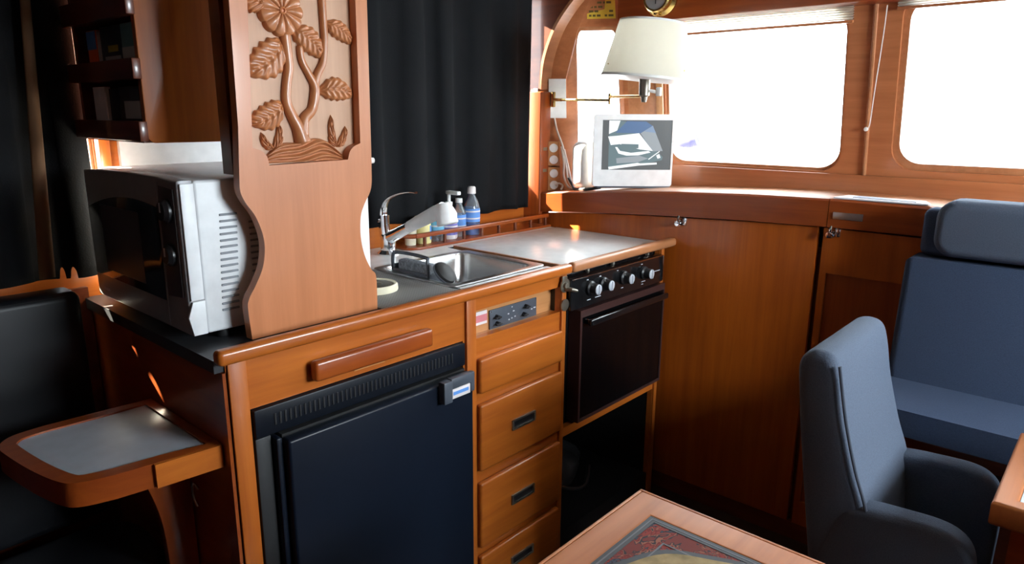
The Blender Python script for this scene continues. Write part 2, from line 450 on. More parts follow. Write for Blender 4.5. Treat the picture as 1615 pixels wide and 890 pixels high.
# ================================================================== DASH LOCKER AND LEDGE (forward end)
LZ = [(.66, 1.021, .948), (.585, 1.029, .955), (.45, 1.042, .966), (.3, 1.055, .977), (.15, 1.066, .986), (0, 1.075, .994), (-.24, 1.086, 1.005), (-.477, 1.0915, 1.011)]
LZ2 = [(-.479, 1.0915, 1.011), (-.72, 1.090, 1.013), (-1.2, 1.08, 1.008), (-2.28, 1.06, 1.0)]
def ledge_z(y):
    P = LZ+LZ2
    for (y0, a, _), (y1, b, _) in zip(P, P[1:]):
        if y1 <= y <= y0: return a+(b-a)*(y-y0)/(y1-y0)
    return 1.09
def sweep(secs):
    b = bmesh.new(); rings = [[b.verts.new(p) for p in s] for s in secs]; n = len(rings[0])
    for A, B in zip(rings, rings[1:]):
        for j in range(n): b.faces.new((A[j], A[(j+1) % n], B[(j+1) % n], B[j]))
    b.faces.new(rings[0]); b.faces.new(rings[-1][::-1]); bmesh.ops.recalc_face_normals(b, faces=b.faces)
    m = MB(); m.add(b); return m
lg = thing('dash_ledge', 'long varnished ledge under the windscreen windows, carrying the monitor and papers', 'ledge', (1.6, -.4, 1.0))
for seg in (LZ, LZ2):
    obj('fascia', sweep([[(1.545, y, b), (1.545, y, t-.006), (1.551, y, t-.0005), (1.575, y, t-.0005), (1.575, y, b)] for y, t, b in seg]), 'mahogany_y', lg)
obj('ledge_top', sweep([[(1.5752, y, t-.02), (1.5752, y, t), (1.815, y, t), (1.815, y, t-.02)] for y, t, b in LZ+LZ2]), 'worn_teak_x', lg)
obj('vent_plate', MB().box((1.5415, -.571, 1.036), (1.5452, -.492, 1.056), .0015), 'steel_rim', lg, label='small grey metal plate set in the ledge front')

lk = thing('dash_locker', 'tall red-brown locker front beneath the windscreen ledge, right of the stove', 'cupboard', (1.66, -.4, 0))
obj('body', MB().box((1.58, -2.28, .0), (1.795, .66, .945)), 'dark_mahogany', lk)
dl = obj('door', MB().prism([(-.452, .06), (.655, .06), (.655, .943), (.45, .962), (.15, .982), (-.24, 1.001), (-.452, 1.007)], (1.557, 0, 0), Y, Z, X, 0, .021, .002), 'locker_wood', lk)
dr = obj('door', plate([(-1.6, .06), (-.468, .06), (-.468, 1.007), (-1.6, 1.0)], [rect(-1.5, .14, -.487, .876)], (1.557, 0, 0), Y, Z, X, 0, .021), 'locker_wood', lk)
obj('inset_panel', MB().box((1.566, -1.51, .13), (1.578, -.48, .886)), 'mahogany_z', dr)
obj('kickboard', MB().box((1.562, -2.2, .0), (1.579, .655, .057)), 'dark_mahogany', lk)
def latch(parent, y, z):
    mb = MB().lathe([(0, 0), (.011, 0), (.011, .004), (.006, .006), (.005, .016), (.008, .018), (.008, .024), (0, .025)], (1.557, y, z), (-1, 0, 0), 16)
    mb.tube([(1.540, y, z+.004), (1.535, y-.004, z+.018), (1.538, y-.004, z+.026)], [.004, .004, .003], 8)
    mb.box((1.552, y-.026, z-.006), (1.557, y-.012, z+.020), .002)
    obj('latch', mb, 'chrome', parent)
latch(dl, -.012, .972); latch(dr, -.489, .99)

pp = thing('paper_chart', 'folded white papers lying flat on the ledge top above the small grey plate', 'paper', (1.6, -.6, 1.09))
obj('sheet', MB().prism([(-.485, 0), (-.50, .085), (-.70, .075), (-.725, .01), (-.72, .003)], (1.556, 0, ledge_z(-.6)+.0015), Y, X, Z, 0, .004), 'paper', pp)
obj('printed_sheet', MB().prism([(-.53, .02), (-.535, .06), (-.66, .055), (-.69, .015)], (1.556, 0, ledge_z(-.6)+.0056), Y, X, Z, 0, .002), 'paper_print', pp)

# ================================================================== GALLEY CABINET
gc = thing('galley_cabinet', 'teak galley base cabinet with four drawers between the fridge and the stove', 'cabinet', (.75, .3, 0))
obj('face_frame', plate(rect(.006, 0, 1.505, .893), [rect(.045, .04, .584, .793), rect(.625, .787, .958, .858), rect(.978, .006, 1.488, .400), rect(.978, .428, 1.488, .889)],
    (0, .018, 0), X, Z, Y, 0, .018), 'teak_x', gc)
obj('side_panel', MB().box((0, .018, 0), (.016, .655, .874)), 'mahogany_y', gc, label='dark end panel facing the black settee')
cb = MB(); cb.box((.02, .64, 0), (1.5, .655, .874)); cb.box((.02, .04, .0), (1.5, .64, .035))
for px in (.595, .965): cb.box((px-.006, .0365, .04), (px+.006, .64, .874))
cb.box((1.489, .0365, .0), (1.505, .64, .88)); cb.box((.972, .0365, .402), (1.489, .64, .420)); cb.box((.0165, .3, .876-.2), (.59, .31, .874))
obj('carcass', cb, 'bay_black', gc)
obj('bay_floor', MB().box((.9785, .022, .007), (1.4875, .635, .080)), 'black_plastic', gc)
# trim rails that sit proud of the frame
obj('stile', MB().box((.5905, .010, .04), (.622, .0178, .893), .002), 'teak_z', gc)
obj('stile', MB().box((.008, .0125, .0), (.043, .0178, .893), .002), 'teak_z', gc)
obj('stile', MB().box((.9585, .0105, .04), (.9775, .0178, .893), .002), 'teak_z', gc)
obj('stile', MB().box((1.489, .0105, .0), (1.507, .0178, .893), .002), 'teak_z', gc)
# recess with the switch plate
rc = MB(); rc.box((.626, .0362, .78), (.957, .058, .786)); rc.box((.618, .052, .784), (.964, .058, .872))
obj('recess_board', rc, 'pale_teak', gc)
# drawers
def drawer(z0, z1, pull):
    d = obj('drawer', MB().box((.6265, 0, z0), (.9545, .0176, z1), .006, 3), 'teak_x', gc)
    if pull:
        zc = (z0+z1)/2; xc = .787
        p = plate(rrect(xc-.047, zc-.0145, xc+.047, zc+.0145, .002, 2), [rrect(xc-.040, zc-.0095, xc+.040, zc+.0095, .001, 2)], (0, 0, 0), X, Z, -Y, .0002, .0045)
        obj('pull_frame', p, 'old_metal', d)
        obj('pull_cup', MB().box((xc-.040, -.0015, zc-.0095), (xc+.040, -.0002, zc+.0095)), 'black_plastic', d)
drawer(.647, .737, False); drawer(.437, .617, True); drawer(.217, .403, True); drawer(.05, .192, True)
# pull-out board with rounded front bar
pb = obj('pull_out_board', MB().box((.168, -.010, .815), (.468, .0115, .856), .007, 3), 'mahogany_x', gc)
obj('finger_notch', MB().prism([(.272, .8035), (.352, .8035), (.338, .8125), (.286, .8125)], (0, .0175, 0), X, Z, -Y, 0, .0015), 'pale_teak', gc)

# label beside the switches
tag(obj('warning_label', MB().box((.648, .0495, .806), (.700, .0515, .840)), 'label_white', None, (.67, .05, .82)), 'small white and red label stuck left of the switch plate', 'label')
obj('red_band', MB().box((.650, .0488, .813), (.700, .0494, .831)), 'label_red', bpy.data.objects['warning_label'])
sp = thing('switch_plate', 'dark grey switch plate with four knobs in the recess above the drawers', 'switch panel', (.80, .05, .78))
obj('plate', MB().box((.708, .047, .781), (.892, .0515, .836), .001), 'gray_plate', sp)
for sx, sz in ((.732, .815), (.734, .797), (.846, .820), (.838, .800)):
    k = MB().lathe([(0, 0), (.0065, 0), (.0055, .010), (0, .011)], (sx, .047, sz), (0, -1, 0), 14); k.box((sx-.012, .034, sz-.002), (sx+.008, .043, sz+.002), .001)
    obj('toggle', k, 'black_plastic', sp)
for sx, sz in ((.712, .785), (.712, .832), (.888, .785), (.888, .832)):
    obj('screw', MB().lathe([(0, 0), (.002, 0), (.0015, .0012), (0, .0015)], (sx, .047, sz), (0, -1, 0), 8), 'chrome', sp)
for sx, sz, w in ((.775, .812, .005), (.795, .816, .006), (.778, .796, .004), (.789, .798, .004), (.801, .800, .005), (.868, .806, .006), (.879, .808, .008), (.790, .828, .003)):
    obj('legend_mark', MB().box((sx, .0462, sz), (sx+w, .0469, sz+.003)), 'plate_mark', sp)

# ---- worktop (dark laminate left, steel sink cut-out) ----
wt = thing('worktop', 'dark galley worktop with a rounded teak front edge around the sink', 'countertop', (.5, .3, .875))
obj('top', plate([(-.012, .022), (.985, .022), (.985, .502), (1.553, .502), (1.553, .656), (-.012, .656)], [rect(.635, .105, .975, .400)], (0, 0, 0), X, Y, Z, .876, .900), 'black_laminate', wt)
obj('pale_top', plate([(.620, .40), (.985, .40), (.985, .502), (1.553, .502), (1.553, .656), (.50, .656), (.50, .43), (.620, .43)], [], (0, 0, 0), X, Y, Z, .9002, .9012), 'white_laminate', wt, label='pale laminate strip behind the sink')
obj('pale_top', MB().box((.636, .022, .9002), (.985, .088, .9012)), 'white_laminate', wt, label='pale laminate strip before the sink')
obj('edge_trim', MB().box((-.014, -.006, .8935), (.984, .0215, .9215), .009, 4), 'teak_x', wt)
# ---- hinged stove cover ----
sc_ = thing('stove_cover', 'white laminate cover board lying over the stove with a worn wooden front edge', 'cover board', (1.28, .25, .885))
obj('board', MB().box((1.024, .0220, .8905), (1.549, .498, .9035), .002), 'white_laminate', sc_)
obj('edge_banding', plate(rect(1.016, .0218, 1.5525, .5015), [rect(1.0236, .0222, 1.5494, .4984)], (0, 0, 0), X, Y, Z, .8905, .9030), 'worn_teak_x', sc_)
obj('front_edge', MB().box((.987, -.008, .8945), (1.5535, .0212, .9220), .0095, 4), 'worn_teak_x', sc_)

# ================================================================== FRIDGE
fr = thing('refrigerator', 'black under-counter refrigerator with top vent grille and latch', 'fridge', (.31, .2, .04))
obj('body', MB().box((.048, .030, .045), (.581, .60, .788)), 'fridge_frame', fr)
vg = MB().box((.047, .008, .735), (.582, .029, .791), .003)
obj('vent_grille', vg, 'fridge_frame', fr)
sl = MB()
for i in range(44):
    x = .085+i*.0105
    sl.box((x, .0065, .752), (x+.0045, .0085, .775), .0008, 1)
obj('slots', sl, 'rubber_black', fr)
obj('hinge_strip', MB().box((.047, .012, .045), (.078, .029, .733), .002), 'rubber_black', fr)
obj('hinge_rail', MB().box((.080, -.004, .05), (.092, .029, .728), .003), 'fridge_door', fr)
obj('seal', MB().box((.098, .0085, .05), (.579, .029, .728)), 'rubber_black', fr)
dd = obj('door', MB().box((.094, -.022, .05), (.579, .008, .725), .006, 3), 'fridge_door', fr)
la = obj('latch', MB().box((.466, -.044, .683), (.492, -.0225, .735), .003).box((.492, -.040, .712), (.556, -.0225, .737), .003).box((.556, -.036, .687), (.570, -.0225, .735), .003), 'gray_plate', dd)
obj('latch_badge', MB().box((.4935, -.036, .686), (.5545, -.0225, .7095), .0015), 'label_white', dd, label='pale blue-white badge under the latch')
obj('badge_print', MB().box((.500, -.0368, .695), (.548, -.0361, .703)), 'blue_label', dd)

# ================================================================== STOVE
st = thing('stove', 'black built-in gas stove with four knobs and dark glass oven door', 'stove', (1.24, .2, .43))
obj('body', MB().box((.981, .040, .432), (1.485, .48, .8855)), 'black_enamel', st)
cp = MB().prism([(.0, .786), (.036, .786), (.036, .876), (.008, .876), (.002, .872)], (.985, 0, 0), Y, Z, X, 0, .499, .002)
cpo = obj('control_panel', cp, 'black_enamel', st)
obj('panel_trim', MB().tube([(.990, .001, .873), (1.480, .001, .873)], .0022, 8).tube([(1.481, -.001, .872), (1.481, -.001, .790)], .002, 8), 'chrome', cpo)
for kx, kz in ((1.073, .837), (1.138, .837), (1.246, .838), (1.361, .834)):
    k = obj('knob', MB().lathe([(0, 0), (.021, 0), (.021, .008), (.0165, .012), (.0155, .030), (0, .0302)], (kx, .001, kz), (0, -1, 0), 24), 'black_plastic', st)
    obj('dial_face', MB().lathe([(0, 0), (.0148, 0), (.0148, .002), (.012, .0035), (0, .0035)], (kx, -.0293, kz), (0, -1, 0), 24).box((kx-.0025, -.0355, kz-.013), (kx+.0025, -.0326, kz+.013), .001), 'silver_dial', k)
for px, pz, w in ((1.06, .802, .018), (1.10, .803, .028), (1.235, .806, .012), (1.352, .805, .022), (1.352, .797, .010), (1.40, .826, .062), (1.056, .862, .008), (1.118, .862, .008), (1.21, .864, .006), (1.345, .862, .008)):
    obj('panel_print', MB().box((px, -.0008, pz), (px+w, .0002, pz+.0022)), 'plate_mark', cpo)
for bx in (1.10, 1.23, 1.43): obj('burner_stub', MB().tube([(bx, .03, .8775), (bx, .03, .888)], .007, 8), 'old_metal', st)
od = obj('oven_door', plate(rect(1.027, .436, 1.496, .778), [rect(1.036, .445, 1.489, .757)], (0, .0, 0), X, Z, -Y, -.0385, .004), 'bronze_trim', st)
obj('door_glass', MB().box((1.0355, -.0015, .4445), (1.4895, .030, .7575)), 'oven_glass', od)
hd = MB().box((1.046, -.030, .733), (1.478, -.018, .752), .004, 3)
for hx in (1.05, 1.465): hd.box((hx, -.022, .736), (hx+.010, .0, .750), .002)
obj('handle', hd, 'black_enamel', od)

gl = thing('gimbal_latch', 'worn metal latch plates on the stile left of the stove knobs', 'latch', (.968, 0, .84))
obj('upper_plate', MB().lathe([(0, 0), (.020, 0), (.020, .003), (0, .0032)], (.966, .0100, .862), (0, -1, 0), 20).box((.952, .0060, .868), (.974, .0100, .888), .001), 'old_metal', gl)
obj('bolt', MB().tube([(.966, .006, .852), (.972, -.010, .852), (.990, -.016, .846)], [.006, .006, .004], 10).lathe([(0, 0), (.010, 0), (.008, .006), (0, .008)], (.966, .0065, .862), (0, -1, 0), 14), 'old_metal', gl)
obj('lower_plate', MB().lathe([(0, 0), (.017, 0), (.017, .003), (0, .0034)], (.968, .0100, .806), (0, -1, 0), 20), 'old_metal', gl)

# clutter in the open bay below the stove
cl = thing('storage_bag', 'slumped black bag lying in the open bay below the stove', 'bag', (1.18, .25, .076))
def bag(u, v):
    a = 2*math.pi*u; h = v
    r = math.sin(math.pi*(.02+.96*h))**.55
    w = 1+.13*math.sin(3*a+4*h)+.08*math.sin(7*a-6*h)
    return Vector((1.18+.15*r*w*math.cos(a), .26+.13*r*w*math.sin(a), .0765+.15*h*(1+.2*math.sin(2*a))))
obj('sack', MB().grid(bag, 40, 16), 'rubber_black', cl)
obj('strap', MB().tube([(1.08, .16, .17), (1.13, .10, .14), (1.20, .085, .13), (1.27, .12, .16)], .007, 8, smooth=5), 'black_plastic', cl)

# ================================================================== SINK, FAUCET AND THINGS AROUND
sk = thing('sink', 'rectangular stainless steel sink let into the galley worktop', 'sink', (.80, .25, .90))
obj('rim', plate(rrect(.622, .090, .986, .414, .02), [rrect(.641, .111, .953, .394, .035)], (0, 0, 0), X, Y, Z, .9005, .9062, .0015), 'steel_rim', sk)
def ring(x0, y0, x1, y1, r, z): return [Vector((a, b, z)) for a, b in rrect(x0, y0, x1, y1, r, 6)]
b = bmesh.new()
rs = [ring(.640, .110, .954, .395, .036, .906), ring(.643, .113, .951, .392, .036, .898), ring(.654, .124, .940, .381, .045, .775), ring(.672, .142, .922, .363, .05, .757), ring(.72, .19, .87, .31, .05, .753)]
rv = [[b.verts.new(p) for p in q] for q in rs]
for A, B in zip(rv, rv[1:]):
    for j in range(len(A)): b.faces.new((A[j], A[(j+1) % len(A)], B[(j+1) % len(A)], B[j]))
b.faces.new(rv[-1]); bmesh.ops.recalc_face_normals(b, faces=b.faces)
for f in b.faces: f.normal_flip()
mb = MB(); mb.add(b)
obj('basin', mb, 'steel', sk)
obj('drain', MB().lathe([(0, 0), (.032, 0), (.034, .002), (.026, .0035), (.022, .001), (0, .001)], (.80, .25, .7535), n=24), 'chrome', sk)

fa = thing('faucet', 'chrome single-lever faucet with pale pull-out spray head at the back of the sink', 'faucet', (.79, .55, .90))
obj('base', MB().lathe([(0, 0), (.034, 0), (.034, .004), (.027, .010), (.0225, .014), (.0225, .056), (.020, .062), (0, .062)], (.79, .55, .9013)), 'chrome', fa)
obj('spout', MB().tube([(.79, .553, .948), (.79, .52, .962), (.79, .445, .998)], [.019, .0185, .0165], 16), 'chrome', fa)
spr = obj('spray_handle', MB().tube([(.79, .452, .9945), (.79, .40, 1.018), (.79, .335, 1.047), (.79, .300, 1.060)], [.0165, .019, .021, .0225], 16), 'monitor_white', fa)
obj('spray_head', MB().lathe([(0, .020), (.014, .018), (.022, .008), (.026, -.012), (.0305, -.038), (.028, -.041), (0, -.041)], (.79, .296, 1.060), (0, .30, 1), 24), 'monitor_white', spr)
lv = MB().tube([(.79, .560, .955), (.79, .566, .985), (.79, .566, 1.020)], [.0185, .017, .0165], 16)
lv.tube([(.79, .567, 1.012), (.79, .563, 1.045), (.79, .538, 1.072), (.79, .49, 1.090), (.79, .442, 1.098), (.79, .415, 1.098)], [.015, .012, .009, .007, .0055, .006], 12, smooth=4, flat=(0, 0, 1))
obj('lever', lv, 'chrome', fa)
obj('lever_pin', MB().lathe([(0, 0), (.006, 0), (.005, .006), (0, .007)], (.772, .566, 1.005), (-1, 0, 0), 12), 'chrome', fa)

cd = thing('sponge_caddy', 'black mesh sponge caddy hooked over the left edge of the sink', 'caddy', (.655, .27, .84))
ca = MB()
ca.tube([(.648, .205, .86), (.643, .205, .945), (.652, .225, .956), (.652, .325, .956), (.643, .345, .945), (.648, .345, .86)], .0048, 8, smooth=5)
ca.box((.640, .208, .852), (.690, .342, .860), .002)
ca.box((.684, .208, .852), (.690, .342, .912), .002); ca.box((.640, .208, .852), (.646, .342, .915), .002)
ca.box((.640, .205, .852), (.690, .211, .912), .002); ca.box((.640, .339, .852), (.690, .345, .925), .002)
obj('basket', ca, 'gray_plate', cd)
sg = obj('sponge', MB().box((.650, .216, .862), (.681, .334, .938), .006, 2), 'sponge_grey', None, (.665, .275, .862))
tag(sg, 'grey scouring sponge standing in the black caddy', 'sponge')
ds = thing('sink_strainer', 'round black rubber stopper propped on the sink edge beside the caddy', 'stopper', (.655, .165, .907))
obj('disc', MB().lathe([(0, 0), (.031, 0), (.033, .004), (.031, .012), (.024, .016), (.012, .018), (0, .018)], (.656, .160, .921), (.25, -.75, .75), 24), 'bay_black', ds)
obj('rim', MB().lathe([(.026, 0), (.034, 0), (.0345, .005), (.027, .006), (.026, 0)], (.656, .160, .921), (.25, -.75, .75), 24), 'gray_plate', ds)

mt = tag(obj('mesh_mat', plate(rrect(.386, .03, .618, .40, .008), [], (0, 0, 0), X, Y, Z, .9002, .9042, .001), 'mesh_rubber', None, (.5, .2, .9)), 'black non-slip mesh mat between carved post and sink', 'mat')
bt = thing('electric_hotplate', 'round cream-rimmed disc on the black mesh mat beside the carved post', 'hotplate', (.478, .212, .9044))
obj('rim', MB().lathe([(.046, 0), (.056, 0), (.057, .003), (.056, .014), (.053, .017), (.048, .016), (.046, 0)], (.478, .212, .9044), n=40), 'cream', bt)
obj('plate', MB().lathe([(0, 0), (.0458, 0), (.0458, .014), (.042, .0155), (.02, .0155), (.018, .013), (0, .013)], (.478, .212, .9044), n=40), 'old_metal', bt)

# ---- fiddle shelf behind sink and stove ----
fs = thing('fiddle_shelf', 'low mahogany shelf with spindle rail along the hull behind the sink and stove', 'shelf', (1.2, .58, .902))
obj('shelf_board', plate([(.90, .527), (1.552, .527), (1.552, .654), (.858, .654), (.858, .57), (.868, .545)], [], (0, 0, 0), X, Y, Z, .9014, .910, .0015), 'mahogany_x', fs)
rl = MB().box((.888, .532, .9375), (1.546, .548, .9515), .004, 3)
rl.tube([(.890, .540, .9445), (.873, .552, .9445), (.866, .575, .9445), (.866, .652, .9445)], .0072, 10, smooth=5)
obj('rail', rl, 'mahogany_x', fs)
for k in range(8):
    x = 1.533-.0865*k
    obj('spindle', MB().lathe([(.006, 0), (.0062, .004), (.0035, .007), (.0066, .0135), (.0035, .020), (.0062, .0235), (.006, .0275)], (x, .540, .9101), n=12), 'dark_mahogany', fs)
obj('back_board', MB().box((.86, .6545, .9014), (1.546, .6595, .965)), 'teak_x', fs)

# ---- bottles on the shelf ----
SZ = .9105
def bottle(name, label, cat, x, y, prof, mat, extra=()):
    t = thing(name, label, cat, (x, y, SZ), 'bottles and tubs on the sink shelf')
    obj('body', MB().lathe(prof, (x, y, SZ), n=24), mat, t)
    for nm, mb, mm in extra: obj(nm, mb, mm, t)
    return t
bottle('cream_cup', 'small cream cup at the left end of the sink shelf', 'cup', .905, .583, [(0, 0), (.017, 0), (.021, .055), (.0195, .055), (.016, .003), (0, .003)], 'cream')
bottle('yellow_tub', 'yellow tub with a blue label panel behind the faucet spray', 'tub', .958, .583, [(0, 0), (.026, 0), (.027, .004), (.027, .066), (.024, .070), (0, .070)], 'yellow_cream',
    [('lid', MB().lathe([(0, 0), (.028, 0), (.028, .012), (.025, .016), (0, .016)], (.958, .583, SZ+.0702), n=24), 'yellow_cream'), ('label', MB().prism([(.0278*math.cos(R(a)), .0278*math.sin(R(a))) for a in range(-75, -20, 6)]+[(.0268*math.cos(R(a)), .0268*math.sin(R(a))) for a in range(-25, -76, -6)], (.958, .583, SZ+.012), X, Y, Z, 0, .045), 'blue_label')])
bottle('dish_soap_bottle', 'green-capped clear bottle with teal label behind the shelf rail', 'bottle', 1.018, .583, [(0, 0), (.023, 0), (.024, .005), (.024, .072), (.014, .088), (.010, .092), (0, .092)], 'clear_plastic',
    [('label', MB().lathe([(.0243, 0), (.0246, 0), (.0246, .045), (.0243, .045)], (1.018, .583, SZ+.02), n=24), 'teal_label'), ('cap', MB().lathe([(0, 0), (.014, 0), (.013, .022), (0, .023)], (1.018, .583, SZ+.0922), n=18), 'green_plastic')])
bottle('pump_bottle', 'white pump bottle with purple label and bent pump nozzle', 'bottle', 1.075, .583, [(0, 0), (.025, 0), (.027, .005), (.027, .085), (.015, .105), (.009, .110), (0, .110)], 'label_white',
    [('label', MB().lathe([(.0273, 0), (.0276, 0), (.0276, .05), (.0273, .05)], (1.075, .583, SZ+.014), n=24), 'purple_label'),
     ('pump', MB().tube([(1.075, .583, SZ+.1102), (1.075, .583, SZ+.150)], .006, 10).box((1.066, .533, SZ+.148), (1.084, .590, SZ+.160), .003).lathe([(.012, 0), (.012, .012), (.006, .014)], (1.075, .583, SZ+.1102), n=16), 'white_paint')])
bottle('mouthwash_bottle', 'clear flat-labelled bottle with pale blue label, next to the blue one', 'bottle', 1.128, .590, [(0, 0), (.022, 0), (.023, .005), (.023, .085), (.012, .105), (.0105, .115), (0, .115)], 'clear_plastic',
    [('label', MB().lathe([(.0233, 0), (.0236, 0), (.0236, .055), (.0233, .055)], (1.128, .590, SZ+.02), n=24), 'blue_label'), ('cap', MB().lathe([(0, 0), (.012, 0), (.0115, .014), (0, .015)], (1.128, .590, SZ+.1152), n=16), 'white_paint')])
bb = bottle('blue_bottle', 'clear ribbed bottle holding bright blue liquid, rightmost on the sink shelf', 'bottle', 1.182, .583, [(0, 0), (.025, 0), (.0275, .005), (.0265, .03), (.028, .04), (.028, .095), (.022, .118), (.012, .135), (.0115, .142), (0, .142)], 'clear_plastic',
    [('liquid', MB().lathe([(0, 0), (.024, .001), (.0262, .006), (.0255, .03), (.0265, .042), (0, .042)], (1.182, .583, SZ+.001), n=24), 'blue_liquid'),
     ('label', MB().lathe([(.0283, 0), (.0287, 0), (.0287, .046), (.0283, .046)], (1.182, .583, SZ+.046), n=24), 'blue_label'),
     ('cap', MB().lathe([(0, 0), (.0145, 0), (.014, .020), (.011, .024), (0, .024)], (1.182, .583, SZ+.1422), n=18), 'label_white')])

for nm, cx, cy, r_, zs in (('dish_soap_bottle', 1.018, .583, .0247, (.030, .048)), ('pump_bottle', 1.075, .583, .0277, (.040, .052)), ('mouthwash_bottle', 1.128, .590, .0237, (.034, .060)), ('blue_bottle', 1.182, .583, .0288, (.056, .080))):
    for z in zs:
        obj('label_stripe', MB().lathe([(r_, 0), (r_+.0003, 0), (r_+.0003, .005), (r_, .005)], (cx, cy, SZ+z), n=24), 'label_white', bpy.data.objects[nm])

# ================================================================== CURTAINS
def curtain(name, label, x0, x1, y, z0, z1, amp, waves, lining=None, notches=(), nx=None, jit=.6, mat='black_fabric'):
    rnd = random.Random(len(label)); n = nx or int(waves*18)
    ph = [rnd.uniform(-jit, jit) for _ in range(int(waves)+3)]
    def f(u, v):
        k = u*waves; i = int(k); t = k-i
        p = ph[i]*(1-t)+ph[i+1]*t
        a = amp*(.55+.45*(1-v))*(1+.25*math.sin(1.7*k+1))
        w = math.sin(2*math.pi*k+p*(1.2-.5*v))
        w = math.copysign(abs(w)**.7, w)
        x = x0+(x1-x0)*u+.006*math.sin(2*math.pi*k*.5+3*v)
        z = z0+(z1-z0)*v
        if v < .03:
            z += .003*math.sin(5*k)
            for c, h in notches: z += .026*max(0, 1-((x-c)/h)**2)**.5
        return Vector((x, y+a*w-.020*max(0, min(1, (x-1.2)/.12)), z))
    t = obj(name, MB().grid(f, n, 30), mat, None, ((x0+x1)/2, y, z0), smooth=180)
    so = t.modifiers.new('cloth_thickness', 'SOLIDIFY'); so.thickness = .003; so.offset = 0
    tag(t, label, 'curtain')
    return t
curtain('curtain', 'black pleated curtain hanging over the galley window behind the sink', .43, 1.525, .638, .972, 1.86, .0145, 7.5)
lc = curtain('curtain', 'black curtain hanging over the hull window left of the microwave', -1.15, .030, .624, .957, 1.86, .012, 9, notches=((-.033, .006), (-.053, .0055)), nx=900)
def strip(u, v):  # lit fold of the curtain, painted as a brown strip
    x = -.040-.052*(1-v)**1.0+(-.014+.028*u)*(.25+.75*(1-v)*(1 if v < .7 else 1)); return Vector((x, .603-.006*math.cos((u-.5)*3), .968+.86*v))
s_ = obj('lit_fold_strip', MB().grid(strip, 6, 24), 'lit_fold_brown', lc, smooth=180, label='brown strip coloured like a lit fold down the black curtain')
s_.modifiers.new('cloth_thickness', 'SOLIDIFY').thickness = .003
rod = thing('curtain_rod', 'slim wooden rod carrying the black curtains above the frame', 'curtain rod', (.3, .62, 1.87))
obj('rod', MB().tube([(-1.3, .62, 1.872), (1.54, .62, 1.872)], .008, 10), 'teak_x', rod)
for bx in (-1.2, .2, 1.5): obj('bracket', MB().box((bx, .612, 1.862), (bx+.012, .66, 1.882), .002), 'brass', rod)

# ================================================================== MICROWAVE
mw = thing('microwave', 'white microwave oven with dark door standing at the left end of the worktop', 'microwave', (.2, .35, .9))
obj('housing', MB().box((.030, .126, .917), (.372, .584, 1.200), .006, 3), 'micro_white', mw)
fp = MB().prism([(.125, .919), (.587, .919), (.587, 1.196), (.48, 1.203), (.35, 1.206), (.22, 1.205), (.125, 1.201)], (0, 0, 0), Y, Z, X, .0, .0295, .005, 3)
fpo = obj('front_panel', fp, 'micro_silver', mw)
obj('bezel_side', MB().box((.004, .1205, .985), (.0285, .1248, 1.196), .0015).prism([(.003, .92), (.0285, .92), (.0285, .983), (.006, .983), (-.004, .955)], (0, .1248, 0), X, Z, -Y, 0, .006, .001), 'micro_white', fpo)
arch_w = [(.575, .972), (.575, 1.118)]+[(.575-.36*t, 1.118+.045*math.sin(math.pi*(.15+.62*t))-.02*(1-t)) for t in [i/14 for i in range(1, 15)]]+[(.212, .972)]
dw = obj('door_window', MB().prism(arch_w, (0, 0, 0), Y, Z, X, -.003, .0005, .0012), 'micro_glass', mw)
obj('window_screen', MB().prism(rect(.30, .99, .50, 1.13), (0, 0, 0), Y, Z, X, -.0036, -.0031), 'micro_panel', dw)
cpn = obj('control_strip', MB().prism([(.137, .990), (.200, .984), (.196, 1.190), (.137, 1.186)], (0, 0, 0), Y, Z, X, -.003, .0005, .001), 'micro_panel', mw)
obj('door_line', MB().tube([(-.0035, .2045, .925), (-.0035, .2045, .98), (-.0035, .198, 1.197)], .0013, 6), 'micro_groove', mw)
for dz, r_ in ((1.146, .0235), (1.066, .021)):
    k = obj('dial', MB().lathe([(0, 0), (r_, 0), (r_, .006), (r_*.8, .010), (r_*.72, .012), (0, .0122)], (-.003, .166, dz), (-1, 0, 0), 28), 'black_plastic', mw)
    obj('pointer', MB().box((-.0160, .1635, dz-.002), (-.0150, .1685, dz+r_*.66)), 'plate_mark', k)
obj('badge', MB().box((-.0012, .515, .937), (.0004, .545, .942)), 'plate_mark', mw)
for i in range(16):
    z = 1.133-.0119*i
    obj('vent_slot', MB().box((.072-.0007*i, .1235, z), (.106-.0007*i, .1268, z+.0042), .001, 1), 'micro_groove', mw)
sv = MB()
for i in range(12): sv.box((.128, .1238, 1.115-.0119*i), (.150, .1268, 1.1185-.0119*i))
obj('rear_vents', sv, 'micro_groove', mw)
for fx, fy in ((.07, .15), (.07, .55), (.33, .15), (.33, .55)):
    obj('foot', MB().lathe([(0, 0), (.013, 0), (.014, .004), (.012, .0165), (0, .0165)], (fx, fy, .9003), n=16), 'rubber_black', mw)

